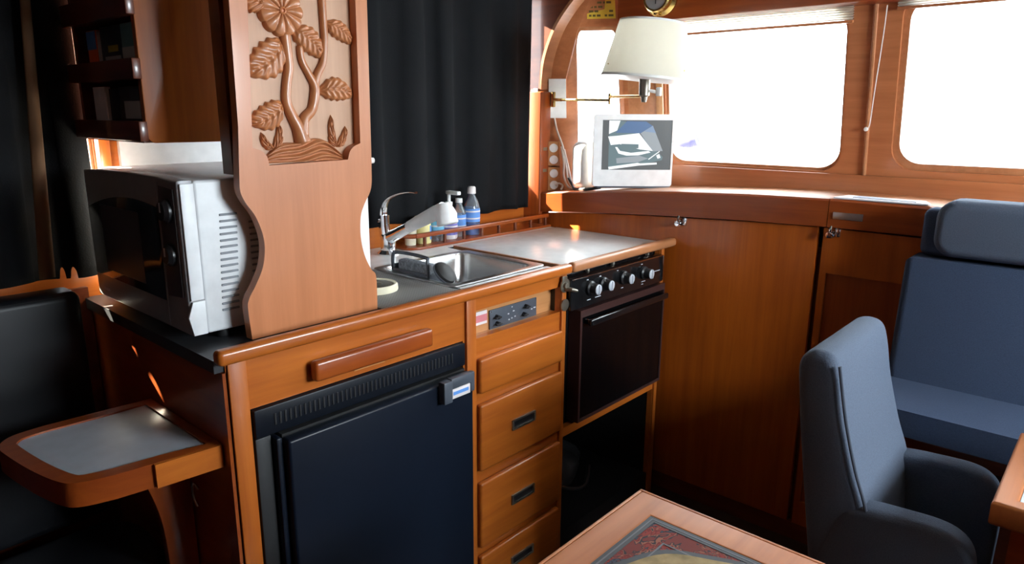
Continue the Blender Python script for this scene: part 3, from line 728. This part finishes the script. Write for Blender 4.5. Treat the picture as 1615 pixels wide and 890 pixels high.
# ================================================================== CARVED POST
outL = [(.090, .9025), (.0865, .962), (.0905, .982), (.105, 1.0044), (.122, 1.0359), (.129, 1.0691), (.1273, 1.0983), (.1159, 1.1329), (.0985, 1.1603), (.0906, 1.1816), (.0915, 1.21), (.0968, 1.2934)]
outR = [(.3826, 1.2909), (.381, 1.21), (.3775, 1.1653), (.3595, 1.1347), (.3484, 1.109), (.3461, 1.0661), (.3538, 1.0268), (.3688, .9939), (.3815, .9748), (.3815, .9025)]
outline = spline2(outL, 5)+[(.104, 1.945), (.392, 1.945)]+spline2(outR, 5)
rec = [(.1355, 1.78), (.1323, 1.5062), (.1269, 1.3806), (.1206, 1.2559)]+spline2([(.1206, 1.2559), (.1368, 1.2508), (.1477, 1.2397), (.1507, 1.2233)], 4)+spline2([(.3235, 1.2268), (.3292, 1.2425), (.3394, 1.2521), (.3554, 1.2584)], 4)+[(.3572, 1.398), (.3585, 1.5323), (.360, 1.78)]
cp_ = thing('carved_post', 'carved teak panel with flower and leaves in relief beside the microwave', 'carved panel', (.235, .09, .9025))
obj('board', plate(outline, [rec], (0, .075, 0), X, Z, Y, 0, .0214), 'carved_wood', cp_)
obj('ground', MB().prism(rect(.108, 1.205, .372, 1.94), (0, 0, 0), X, Z, Y, .0966, .103), 'carved_ground', cp_)
obj('post_side', MB().box((.0945, .1035, 1.208), (.385, .140, 1.945)), 'dark_mahogany', cp_)
obj('white_side', MB().box((.350, .0965, .9022), (.384, .120, 1.2075)), 'white_paint', cp_, label='white board showing past the waist of the panel')
GY = .0965
def leaf(bx, bz, tx, tz, w, bend=0.0, veins=6, h0=.0125):
    w *= 1.15
    B, T = Vector((bx, 0, bz)), Vector((tx, 0, tz)); D = T-B; P = Vector((-D.z, 0, D.x)).normalized()
    def f(u, v):
        s = 2*v-1; q = math.sin(math.pi*min(1, u)**.85)**.75 if 0 < u < 1 else 0
        ww = w*q*(1+.08*math.sin(veins*2*math.pi*u))
        h = h0*max(0, 1-s*s)**.22*.8+.001+.003*(1-abs(s))
        h -= .0032*math.exp(-(s/.10)**2); h += .0019*math.sin(2*math.pi*(veins*u-1.6*abs(s)))*(1-s*s)
        h *= min(1, 6*u)*min(1, 6*(1-u)) if 0 < u < 1 else 0
        p = B+D*u+P*(ww*s+bend*math.sin(math.pi*u)); return Vector((p.x, GY-max(0, h), p.z))
    return MB().grid(f, 44, 22)
for a in ((.206, 1.447, .124, 1.384, .027, .010), (.1985, 1.336, .1235, 1.300, .021, .010), (.226, 1.470, .288, 1.420, .021, .008), (.298, 1.4865, .3595, 1.451, .0155, .006), (.277, 1.360, .3575, 1.352, .0195, .008),
          (.178, 1.503, .134, 1.53, .02, .006), (.231, 1.53, .285, 1.60, .022, .005), (.298, 1.56, .352, 1.61, .018, .005), (.172, 1.55, .14, 1.66, .022, .004)):
    obj('leaf', leaf(*a), 'carved_relief', cp_, smooth=180)
def stem(pts, r):
    return MB().tube([(x, GY-.003, z) for x, z in pts], [q*1.05 for q in r], 14, smooth=5)
for pts, r in (([(.2105, 1.46), (.2127, 1.4263), (.2139, 1.3984), (.2074, 1.3663), (.2052, 1.3377), (.2146, 1.3126), (.226, 1.2905), (.234, 1.262)], [.010, .0095, .009, .0085, .009, .010, .012, .016]),
               ([(.2403, 1.4400), (.243, 1.4141), (.2563, 1.3897), (.2665, 1.372), (.267, 1.3535), (.2584, 1.3238), (.2400, 1.3052), (.2334, 1.275)], [.006, .0065, .007, .0085, .0095, .009, .010, .013]),
               ([(.2946, 1.60), (.2946, 1.5249), (.2949, 1.4895), (.2948, 1.4535), (.2886, 1.4131), (.2736, 1.3868), (.266, 1.3600)], [.0075, .0075, .007, .007, .007, .0075, .008])):
    obj('stem', stem(pts, r), 'carved_relief', cp_, smooth=180)
def flower(u, v):
    th = 2*math.pi*u; n = 11; lob = abs(math.cos(n*th/2))
    r = v*.0455*(.90+.10*lob**.5)
    h = .0075+.0090*math.sin(math.pi*min(1, .12+.80*v))**.8*(.45+.55*lob**.6)
    if v < .10: h = .010
    if v >= .999: h = 0
    return Vector((.2039+r*math.cos(th), GY-h, 1.4975+r*math.sin(th)))
fl = obj('flower', MB().grid(flower, 176, 18), 'carved_relief', cp_, smooth=180)
obj('flower_centre', MB().lathe([(.0065, 0), (.0065, .015), (.004, .0165), (.0025, .013), (0, .013)], (.2039, GY, 1.4975), (0, -1, 0), 18), 'carved_wood', fl)
def mound(u, v):
    x = .152+.172*u; top = 1.2345+.036*max(0, math.sin(math.pi*u))**.8*(1+.18*math.sin(9.5*u+.6)); z = 1.2265+(top-1.2265)*v
    h = (.009+.0045*math.sin(2*math.pi*(3.2*v+.5*math.sin(6*u))))*math.sin(math.pi*min(1, max(0, .06+.88*u)))**.4*(1 if v < .97 else .3)+.002
    return Vector((x, GY-h if 0 < u < 1 and v < 1 else GY, z))
obj('mound', MB().grid(mound, 60, 40), 'carved_relief', cp_, smooth=180)
for base, tips in (((.171, 1.250), [(.150, 1.283), (.187, 1.300), (.158, 1.268), (.191, 1.279)]), ((.310, 1.252), [(.302, 1.315), (.335, 1.293), (.297, 1.281), (.333, 1.274)])):
    mb = MB()
    for (tx, tz), bd in zip(tips, (.005, -.006, .003, -.003)):
        q = leaf(base[0], base[1], tx, tz, .0065, bd, 3, .007); me = q.mesh(0); mb.bm.from_mesh(me); bpy.data.meshes.remove(me)
    obj('small_plant', mb, 'carved_relief', cp_, smooth=180)
obj('button_catch', MB().lathe([(0, 0), (.006, 0), (.006, .008), (0, .010)], (.383, .082, 1.222), (1, 0, 0), 12), 'monitor_white', cp_)

# ================================================================== MAGAZINE RACK
mr = thing('magazine_rack', 'dark wall rack with three rails above the microwave', 'rack', (.08, .44, 1.262))
obj('side_panel', MB().prism([(.235, 1.2605), (.235, 1.94), (.0205, 1.94), (.0205, 1.280)]+[(.0205+.016*(1-math.cos(R(a))), 1.2765-.016*math.sin(R(a))) for a in (0, 22, 45, 67, 90)], (0, .276, 0), X, Z, Y, 0, .016, .002), 'teak_z', mr, label='pale brown end panel with a rounded lower corner')
obj('side_panel', MB().box((.0205, .592, 1.2605), (.150, .606, 1.94)), 'dark_mahogany', mr)
obj('back_panel', MB().box((.135, .292, 1.2605), (.150, .592, 1.94)), 'dark_mahogany', mr)
for z in (1.2605, 1.376, 1.487): obj('shelf_board', MB().box((.0205, .2925, z), (.1345, .5915, z+.008)), 'dark_mahogany', mr)
for z0, z1 in ((1.264, 1.301), (1.376, 1.413), (1.487, 1.53)): obj('rail', MB().box((.004, .266, z0), (.0200, .612, z1), .002), 'dark_mahogany', mr)
RG = 'magazines in the dark wall rack'
def mag(name, label, y0, y1, z0, h, x, mat, lean, bits=()):
    t = thing(name, label, 'magazine', (x, (y0+y1)/2, z0), RG)
    rot = Matrix.Rotation(R(lean), 3, 'X')
    obj('cover', MB().box((x, y0, z0), (x+.012, y1, z0+h), .001), mat, t)
    obj('pages', MB().box((x+.002, y0-.0012, z0+.002), (x+.010, y0, z0+h-.002)), 'paper', t)
    for nm, a, b_, c, d, mm in bits: obj(nm, MB().box((x-.0008, a, c), (x-.0001, b_, d)), mm, t)
mag('magazine', 'blue and orange magazine in the upper tier of the wall rack', .485, .535, 1.3845, .092, .024, 'book_orange', 0, [('blue_field', .4855, .5345, 1.44, 1.475, 'book_blue'), ('white_foot', .486, .534, 1.386, 1.402, 'book_white')])
mag('magazine', 'black magazine with a yellow mark in the upper tier of the wall rack', .362, .478, 1.3845, .096, .030, 'book_navy', 0, [('yellow_mark', .39, .44, 1.432, 1.444, 'book_yellow'), ('title_bar', .38, .46, 1.416, 1.424, 'book_grey')])
mag('magazine', 'teal and grey magazine in the upper tier of the wall rack', .297, .358, 1.3845, .094, .025, 'book_teal', 0, [('grey_field', .299, .356, 1.386, 1.436, 'book_grey')])
mag('magazine', 'white-backed booklet in the lower tier of the wall rack', .470, .535, 1.2690, .098, .023, 'book_white', 0)
mag('magazine', 'black booklet in the lower tier of the wall rack', .405, .465, 1.2690, .094, .029, 'book_dark', 0)
mag('magazine', 'dark booklet with a grey picture in the lower tier of the wall rack', .297, .400, 1.2690, .096, .024, 'book_dark', 0, [('picture', .300, .375, 1.305, 1.338, 'book_grey'), ('blue_picture', .300, .345, 1.34, 1.36, 'book_navy')])

# ================================================================== FOLD-OUT TABLE ON THE END PANEL
ft = thing('flap_table', 'small fold-out side table with pale laminate top on the cabinet end', 'table', (-.12, .2, .69))
ftp = [(-.0015, .046), (-.10, .056), (-.175, .066)]+spline2([(-.175, .066), (-.222, .082), (-.243, .110), (-.262, .19), (-.276, .300), (-.272, .333), (-.245, .360), (-.19, .366)], 5)[1:]+[(-.10, .360), (-.0015, .352)]
def inset(poly, d):
    cx = sum(p[0] for p in poly)/len(poly); cy = sum(p[1] for p in poly)/len(poly); out = []
    n = len(poly)
    for i in range(n):
        a, b_, c = Vector(poly[i-1]), Vector(poly[i]), Vector(poly[(i+1) % n])
        e1, e2 = (b_-a).normalized(), (c-b_).normalized()
        nn = Vector((-(e1+e2).y, (e1+e2).x)).normalized()
        if nn.dot(Vector((cx, cy))-b_) < 0: nn = -nn
        out.append(tuple(b_+nn*d))
    return out
lam = inset(ftp, .027)
obj('rim', plate(ftp, [lam], (0, 0, 0), X, Y, Z, .690, .7335), 'mahogany_x', ft)
obj('laminate', MB().prism(inset(ftp, .0275), (0, 0, 0), X, Y, Z, .700, .7300), 'grey_laminate', ft)
obj('front_batten', MB().prism([(-.003, .0455), (-.115, .056), (-.115, .050), (-.003, .0395)], (0, 0, 0), X, Y, Z, .690, .7335), 'teak_x', ft)
obj('bracket', MB().prism([(-.003, .689), (-.106, .689)]+spline2([(-.106, .689), (-.100, .655), (-.082, .615), (-.066, .545), (-.060, .46), (-.060, .34)], 5)[1:]+[(-.003, .30)], (0, .195, 0), X, Z, Y, 0, .022, .002), 'mahogany_z', ft)
obj('catch', MB().tube([(-.004, .16, .60), (-.012, .16, .615), (-.014, .16, .59), (-.008, .16, .565)], .003, 8, smooth=4), 'chrome', ft)

# ================================================================== BLACK SETTEE (left)
bs = thing('black_settee', 'black vinyl settee along the hull under the left curtain', 'settee', (-.6, .4, 0))
obj('back_cushion', MB().box((-1.5, .515, .425), (-.057, .600, .948), .018, 5), 'black_vinyl', bs)
obj('back_piping', MB().tube([(-1.48, .522, .938), (-.085, .522, .938)], .0045, 8), 'black_plastic', bs)
obj('seat_cushion', MB().prism(rrect(-1.5, .222, -.022, .513, .09, 8), (0, 0, 0), X, Y, Z, .30, .424, .03, 5), 'black_vinyl', bs)
obj('plinth', MB().box((-1.5, .26, 0), (-.022, .60, .299)), 'dark_mahogany', bs)

# ================================================================== LAMP
lp = thing('wall_lamp', 'brass swing-arm wall lamp with white fabric shade before the windscreen', 'lamp', (1.60, .56, 1.37))
obj('wall_plate', facet(MB().box((.135, 1.305, -.024), (.335, 1.447, -.001))), 'switch_white', lp)
pz = facet_pt(.185, 1.372, -.032)
obj('bracket', MB().box((pz.x-.005, pz.y-.007, 1.345), (pz.x+.007, pz.y+.007, 1.400), .002).tube([(pz.x, pz.y, 1.372), (pz.x-.006, pz.y-.028, 1.371)], .006, 10), 'brass', lp)
J = Vector((1.515, .255, 1.368)); SK = Vector((1.40, .052, 1.372))
obj('arm', MB().tube([(pz.x-.003, pz.y-.018, 1.371), (J.x, J.y, 1.366)], .0052, 10).tube([(pz.x-.003, pz.y-.018, 1.371), (pz.x-.012, pz.y-.050, 1.3705)], .006, 10), 'brass', lp)
obj('joint', MB().tube([(J.x, J.y, 1.352), (J.x, J.y, 1.388)], .0055, 10), 'brass', lp)
obj('arm', MB().tube([(J.x, J.y, 1.377), (SK.x, SK.y, 1.374)], .0048, 10), 'brass', lp)
so_ = obj('socket', MB().lathe([(0, -.016), (.007, -.016), (.009, -.008), (.010, 0), (.016, .004), (.017, .05), (.019, .056), (.019, .066), (0, .066)], SK, n=20), 'old_metal', lp)
obj('switch_key', MB().tube([(SK.x+.006, SK.y-.014, 1.39), (SK.x+.014, SK.y-.036, 1.386)], .005, 8).box((SK.x+.008, SK.y-.05, 1.374), (SK.x+.020, SK.y-.034, 1.40), .003), 'switch_white', so_)
tilt = Vector((.065, -.075, 1)).normalized()
sb = SK+Vector((0, 0, .052))
obj('shade', MB().lathe([(.134, 0), (.0995, .164), (.098, .164), (.1325, 0)], sb, tilt, 48), 'lamp_shade', lp)
obj('shade_ring', MB().lathe([(.1335, -.001), (.1352, -.001), (.1345, .006), (.1328, .006)], sb, tilt, 48).lathe([(.098, .160), (.1005, .160), (.1, .1655), (.0975, .1655)], sb, tilt, 48), 'switch_white', lp)
spd = MB()
for k in range(3):
    a = R(30+120*k); q = Vector((0, 0, 1)).rotation_difference(tilt)
    spd.tube([sb+tilt*.02, sb+tilt*.03+q @ Vector((.13*math.cos(a), .13*math.sin(a), 0))], .0018, 6)
obj('spider', spd, 'brass', lp)
obj('bulb', MB().lathe([(0, 0), (.013, 0), (.014, .02), (.028, .05), (.030, .066), (.022, .088), (0, .096)], SK+Vector((0, 0, .0665)), tilt, 20), 'white_paint', lp)

# ================================================================== MONITOR
mn = thing('monitor', 'white-framed monitor showing a boat picture on the ledge before the windscreen', 'monitor', (1.645, .195, 1.07))
mu = Vector((.690, -.724, 0)).normalized(); mv = Vector((0, 0, 1)); mnn = Vector((.724, .690, 0)).normalized()
MO = Vector((1.634, .227, 1.0705))
obj('front_frame', plate(rrect(-.141, 0, .141, .250, .008), [rect(-.112, .058, .134, .230)], MO, mu, mv, mnn, 0, .03), 'monitor_white', mn)
scr = obj('screen', MB().prism(rect(-.1125, .0575, .1345, .2305), MO, mu, mv, mnn, .004, .02), 'screen_dark', mn)
def sc_uv(px, py): return (-.112+.246*(px-440)/475, .230-.172*(py-396)/331)
LAY = [('screen_teal', [(485, 400), (560, 400), (600, 405), (860, 640), (855, 662), (700, 692), (488, 725)]), ('screen_pale', [(485, 400), (560, 400), (540, 465), (485, 488)]),
       ('screen_blue', [(530, 480), (605, 403), (735, 405), (778, 432), (705, 482)]), ('screen_grey', [(700, 483), (782, 432), (858, 600), (790, 602)]), ('screen_sky', [(725, 470), (780, 432), (805, 480)]),
       ('screen_pale', [(480, 505), (540, 500), (690, 482), (790, 600), (700, 590), (560, 555), (500, 562)]), ('screen_teal', [(570, 553), (690, 556), (690, 582), (620, 588), (585, 575)]),
       ('screen_pale', [(530, 575), (545, 575), (565, 600), (640, 613), (760, 600), (775, 610), (690, 630), (610, 632), (555, 618)]),
       ('screen_grey', [(540, 650), (700, 632), (760, 650), (690, 676), (545, 684)]), ('screen_pale', [(488, 708), (690, 680), (705, 684), (820, 678), (822, 690), (700, 698), (492, 726)]),
       ('screen_pale', [(760, 655), (835, 600), (838, 604), (766, 658)]), ('screen_pale', [(815, 630), (835, 620), (845, 645), (825, 652)])]
for i, (mm, poly) in enumerate(LAY):
    obj('picture_shape', MB().prism([sc_uv(*p) for p in poly], MO, mu, mv, mnn, .0036-.00012*i, .0045), mm, scr)
obj('back_housing', MB().box((-.092, -.025, .008), (.120, .025, .240), .02, 5, None), 'monitor_white', mn)
bh = bpy.data.objects['back_housing']
Mh = Matrix((mu, mnn, mv)).transposed().to_4x4(); Mh.translation = MO+mnn*.0553
bh.data.transform(Matrix.Translation(ORG[mn.name])); bh.data.transform(Mh); bh.data.transform(Matrix.Translation(-ORG[mn.name]))
obj('foot', MB().prism(rrect(-.13, .0, .138, .05, .01), MO-Vector((0, 0, .006)), mu, mnn, mv, -.0005, .0055), 'gray_plate', mn)
sph = thing('white_speaker', 'white rounded case beside the monitor with dark cable at its foot', 'speaker', (1.600, .415, 1.045))
obj('case', MB().box((1.562, .372, 1.050), (1.640, .456, 1.225), .032, 6), 'monitor_white', sph)
obj('foot', MB().lathe([(0, 0), (.030, 0), (.026, .0068), (0, .0068)], (1.600, .415, 1.0455), n=20), 'rubber_black', sph)

# ================================================================== OUTLETS, CABLES, SMALL THINGS BY THE PILLAR
OG = 'outlets on the corner post'
for lab, z0 in (('upper of the two wood-boxed double outlets beside the pillar', 1.128), ('lower of the two wood-boxed double outlets, standing on the ledge', 1.032)):
    t = thing('power_outlet', lab, 'outlet', facet_pt(.2, z0, -.02), OG)
    obj('wood_box', facet(MB().box((.115, z0, -.034), (.255, z0+.090, -.001), .003)), 'pale_teak', t)
    for dz in (.022, .066):
        c = facet_pt(.185, z0+dz, -.034); n_ = (facet_pt(.185, z0, -1)-facet_pt(.185, z0, 0)).normalized()
        obj('socket', MB().lathe([(0, 0), (.0165, 0), (.016, .003), (.006, .004), (0, .004)], c, n_, 20), 'switch_white', t)
t = thing('cable_bundle', 'white cables running from the lamp plate down past the outlets to the ledge', 'cable', (1.62, .52, 1.04))
def fp_(u, z, d): 
    p = facet_pt(u, z, d); return (p.x, p.y, p.z)
for pts in ([fp_(.20, 1.304, -.012), fp_(.225, 1.26, -.03), fp_(.285, 1.20, -.045), fp_(.315, 1.13, -.050), fp_(.33, 1.08, -.055), fp_(.38, 1.048, -.06), fp_(.45, 1.046, -.07)],
            [fp_(.27, 1.20, -.040), fp_(.29, 1.14, -.058), fp_(.285, 1.09, -.065), fp_(.33, 1.050, -.075), fp_(.42, 1.044, -.09)],
            [fp_(.30, 1.19, -.048), fp_(.34, 1.12, -.050), fp_(.37, 1.07, -.052), fp_(.41, 1.044, -.06)],
            [fp_(.20, 1.055, -.040), fp_(.23, 1.062, -.052), fp_(.27, 1.055, -.06), fp_(.25, 1.04, -.07)]):
    obj('cable', MB().tube(pts, .0038, 8, smooth=6), 'cable_white', t)
dkc = tag(obj('power_cable', MB().tube([fp_(.33, 1.085, -.07), fp_(.37, 1.058, -.08), (1.585, .44, 1.048), (1.56, .36, 1.0565), (1.575, .32, 1.0635)], [.004, .005, .006, .006, .005], 8, smooth=6), 'rubber_black', None, (1.6, .42, 1.05)), 'short black cable running into the foot of the monitor', 'cable')
for lab, z in (('upper grey tag on the pillar face', 1.185), ('lower grey tag on the pillar face', 1.105)):
    tag(obj('pillar_tag', MB().box((1.556, .5725, z), (1.578, .5748, z+.012), .001), 'old_metal', None, (1.567, .574, z)), lab, 'tag')

ck = thing('clock', 'round brass clock on the header above the lamp shade', 'clock', (1.65, .165, 1.69))
obj('case', MB().lathe([(0, 0), (.060, 0), (.060, .006), (.052, .012), (.048, .014), (.047, .034), (.050, .037), (.046, .042), (.041, .042), (.040, .038), (0, .038)], (1.6595, .160, 1.697), (-1, 0, 0), 40), 'brass', ck)
obj('dial', MB().lathe([(0, 0), (.0398, 0), (.0398, .0012), (0, .0012)], (1.6212, .160, 1.697), (-1, 0, 0), 36), 'micro_silver', ck)
obj('hands', MB().box((1.6188, .1585, 1.674), (1.6198, .1615, 1.701)).box((1.6184, .150, 1.6955), (1.6187, .172, 1.6985)).lathe([(0, 0), (.004, 0), (0, .002)], (1.6196, .160, 1.697), (-1, 0, 0), 12), 'black_plastic', ck)
obj('clasp', MB().box((1.622, .153, 1.640), (1.650, .167, 1.6505), .003), 'brass', ck)

sk_ = tag(obj('yellow_notice', facet(MB().box((.60, 1.657, -.0025), (.945, 1.74, -.0005))), 'yellow_sticker', None, tuple(facet_pt(.78, 1.66, 0))), 'yellow printed notice stuck above the corner window', 'notice')
mk = MB()
rn = random.Random(3)
for row in range(5):
    u = .625
    while u < .90:
        w = rn.uniform(.02, .06)
        if rn.random() < .72: mk.box((u, 1.664+row*.0145, -.0032), (min(u+w, .925), 1.671+row*.0145, -.0026))
        u += w+.015
obj('notice_print', facet(mk), 'sticker_ink', sk_)
bc = thing('blind_cord', 'thin white blind cord looped to a small knob on the window mullion', 'cord', (1.72, -.5, 1.3))
obj('cord', MB().tube([on_wind(-.520, .54, -.022), on_wind(-.515, .45, -.022), on_wind(-.503, .30, -.020), on_wind(-.497, .215, -.018), on_wind(-.490, .196, -.014)], .0014, 6, smooth=5), 'cable_white', bc)
obj('knob', MB().lathe([(0, 0), (.004, 0), (.0065, .008), (.006, .013), (0, .015)], on_wind(-.487, .196, -.008), -RN, 14), 'switch_white', bc)

for lab, y0, y1, v0, v1 in (('white pleated blind raised above the left windscreen pane, behind the lamp', -.43, .19, .508, .548), ('white pleated blind raised above the right windscreen pane', -1.15, -.545, .533, .572)):
    bd = thing('pleated_blind', lab, 'blind', tuple(on_wind((y0+y1)/2, v0, -.02)), 'raised blinds over the windscreen')
    zz = [(v0+(v1-v0)*i/12, -.007-(.012 if i % 2 else .0)) for i in range(13)]
    obj('pleats', MB().prism([(d, v) for v, d in zz]+[(d-.0015, v) for v, d in zz[::-1]], WO, RN, RK, Y, y0, y1), 'blind_cloth', bd)
    obj('bottom_rail', MB().prism(rect(y0, v0-.008, y1, v0-.0002), WO, Y, RK, RN, -.022, -.006, .0015), 'frame_wood', bd)
# ================================================================== BLUE SETTEE
bl = thing('blue_settee', 'blue upholstered settee with separate headrest against the locker', 'settee', (1.35, -1.3, 0))
def cushion(prof, y0, y1, bev): return MB().prism(prof, (0, 0, 0), X, Z, Y, y0, y1, bev, 6)
obj('backrest', cushion([(1.413, .657), (1.541, .640), (1.541, .972), (1.446, .972)], -2.05, -.706, .022), 'blue_fabric', bl)
hp = MB().prism(rrect(-2.05, .982, -.762, 1.122, .045, 8), (0, 0, 0), Y, Z, X, 1.438, 1.540, .022, 6)
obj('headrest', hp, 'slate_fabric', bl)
obj('headrest_core', MB().box((1.475, -2.0, .975), (1.541, -.728, 1.095), .02, 4), 'blue_fabric', bl)
obj('seat_cushion', cushion([(1.13, .625), (1.52, .600), (1.52, .650), (1.40, .662), (1.20, .690), (1.13, .685)], -2.05, -.700, .018), 'blue_fabric', bl)
obj('seat_base', MB().box((1.20, -2.04, .0), (1.54, -.712, .598)), 'dark_mahogany', bl)
obj('seat_trim', MB().box((1.175, -2.04, .575), (1.199, -.712, .606), .003), 'mahogany_y', bl)

# ================================================================== ARMCHAIR
ac = thing('armchair', 'blue-grey upholstered armchair facing the small table, back to the locker', 'armchair', (.92, -.86, 0))
bp = spline2([(-.7135, .715), (-.6985, .83), (-.697, .868), (-.711, .891), (-.736, .898), (-.760, .889), (-.7735, .855), (-.789, .78), (-.815, .69), (-.846, .60), (-.860, .48)], 5)+[(-.862, .36), (-.762, .36), (-.753, .465)]
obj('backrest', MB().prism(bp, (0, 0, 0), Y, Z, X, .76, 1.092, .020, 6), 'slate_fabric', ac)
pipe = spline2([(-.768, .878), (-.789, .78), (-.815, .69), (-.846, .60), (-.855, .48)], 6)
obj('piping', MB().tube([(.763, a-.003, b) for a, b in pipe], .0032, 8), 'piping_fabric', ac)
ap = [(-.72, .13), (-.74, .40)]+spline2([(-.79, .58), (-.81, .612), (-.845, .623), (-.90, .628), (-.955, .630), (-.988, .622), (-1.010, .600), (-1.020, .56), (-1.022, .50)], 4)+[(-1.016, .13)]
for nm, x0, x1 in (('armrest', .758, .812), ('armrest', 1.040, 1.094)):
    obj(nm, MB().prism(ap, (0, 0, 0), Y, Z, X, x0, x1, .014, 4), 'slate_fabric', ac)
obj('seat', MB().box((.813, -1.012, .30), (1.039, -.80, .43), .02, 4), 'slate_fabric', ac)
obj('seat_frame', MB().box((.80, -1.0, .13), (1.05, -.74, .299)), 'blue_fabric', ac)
for lx in (.79, 1.04):
    for ly in (-.995, -.745): obj('leg', MB().lathe([(0, 0), (.012, 0), (.019, .13), (0, .13)], (lx+.01, ly, 0), n=14), 'dark_mahogany', ac)

# ================================================================== TABLES
tb = thing('inlaid_table', 'wooden table with woven red and grey inlay in the foreground', 'table', (.0, -.85, 0))
TX0, TX1, TY0, TY1 = -.36, .438, -1.06, -.569
obj('rim', plate(rect(TX0, TY0, TX1, TY1), [rect(TX0+.055, TY0+.052, TX1-.0555, TY1-.050)], (0, 0, 0), X, Y, Z, .655, .690, .003), 'table_teak', tb)
I = (TX0+.055, TY0+.052, TX1-.0555, TY1-.050)
inl = obj('inlay', MB().box((I[0], I[1], .66), (I[2], I[3], .6885)), 'woven_inlay', tb)
def frame(d0, d1, z): return plate(rect(I[0]+d0, I[1]+d0, I[2]-d0, I[3]-d0), [rect(I[0]+d1, I[1]+d1, I[2]-d1, I[3]-d1)], (0, 0, 0), X, Y, Z, .6886, z)
obj('inlay_border', frame(.0005, .014, .6892), 'inlay_border', inl)
obj('inlay_line', frame(.006, .0085, .6895), 'inlay_line', inl)
obj('inlay_line', frame(.052, .0545, .6893), 'inlay_line', inl)
def blob(cx, cy, rx, ry, k, a, n=64): return [(cx+rx*math.cos(t)*(1+a*math.cos(k*t)), cy+ry*math.sin(t)*(1+a*math.cos(k*t))) for t in [2*math.pi*i/n for i in range(n)]]
mcx, mcy = (I[0]+I[2])/2, (I[1]+I[3])/2
obj('medallion_ring', MB().prism(blob(.185, -.805, .182, .172, 8, .02), (0, 0, .6886), X, Y, Z, 0, .0006), 'inlay_border', inl)
obj('medallion', MB().prism(blob(.185, -.805, .172, .162, 8, .02), (0, 0, .6886), X, Y, Z, 0, .0009), 'medallion_cream', inl)
fig = MB()
for i in range(40):
    a = rn.uniform(0, 6.28); r_ = rn.uniform(.2, .85); px, py = .185+.155*r_*math.cos(a), -.805+.145*r_*math.sin(a)
    fig.prism(blob(px, py, rn.uniform(.006, .016), rn.uniform(.004, .009), 3, .25, 14), (0, 0, .6894), X, Y, Z, 0, .0004)
obj('medallion_motif', fig, 'inlay_red', inl)
obj('edge_strip', MB().box((TX1+.0005, TY0, .652), (TX1+.006, TY1+.006, .6895), .001).box((TX0, TY1+.0005, .652), (TX1, TY1+.006, .6895), .001), 'table_teak', tb)
obj('pedestal', MB().box((-.02, -.86, .03), (.08, -.76, .6545), .006), 'mahogany_z', tb)
obj('foot_plate', MB().box((-.12, -.96, 0), (.18, -.66, .03), .006), 'mahogany_x', tb)

t2 = thing('pale_topped_table', 'wooden table with pale inset top before the armchair', 'table', (.91, -1.3, 0))
obj('rim', plate(rect(.743, -1.62, 1.084, -1.026), [rect(.776, -1.585, 1.052, -1.060)], (0, 0, 0), X, Y, Z, .678, .720, .006), 'table_teak', t2)
obj('inset', MB().box((.7763, -1.5847, .690), (1.0517, -1.0603, .7165)), 'grey_laminate', t2)
obj('apron', MB().box((.772, -1.59, .10), (1.056, -1.056, .6775)), 'mahogany_y', t2)
obj('plinth', MB().box((.79, -1.57, 0), (1.04, -1.08, .0995)), 'dark_mahogany', t2)

# ================================================================== OUTSIDE THE WINDSCREEN
ob = thing('moored_boat', 'white boat with a violet sail cover seen through the windscreen', 'boat', (6.5, 2.6, -.6))
obj('hull', MB().prism([(-.55, .7), (-.42, .0), (.42, .0), (.55, .7)], (6.9, 1.6, -.6), Y, Z, X, -1.6, 1.6, .05, 2), 'gelcoat', ob)
obj('deckhouse', MB().box((5.9, 1.3, .105), (7.4, 1.95, .55), .06, 3), 'gelcoat', ob)
obj('sail_cover', MB().tube([(6.0, 2.44, 1.02), (6.0, 2.38, 1.045), (6.02, 2.30, 1.06), (6.03, 2.24, 1.075)], [.015, .045, .065, .06], 12, smooth=4), 'violet_canvas', ob)
obj('boom', MB().tube([(5.9, 2.46, .98), (6.9, 1.6, 1.0)], .03, 10), 'gelcoat', ob)
obj('mast', MB().tube([(6.9, 1.6, .5), (6.9, 1.6, 6.0)], .06, 12), 'gelcoat', ob)
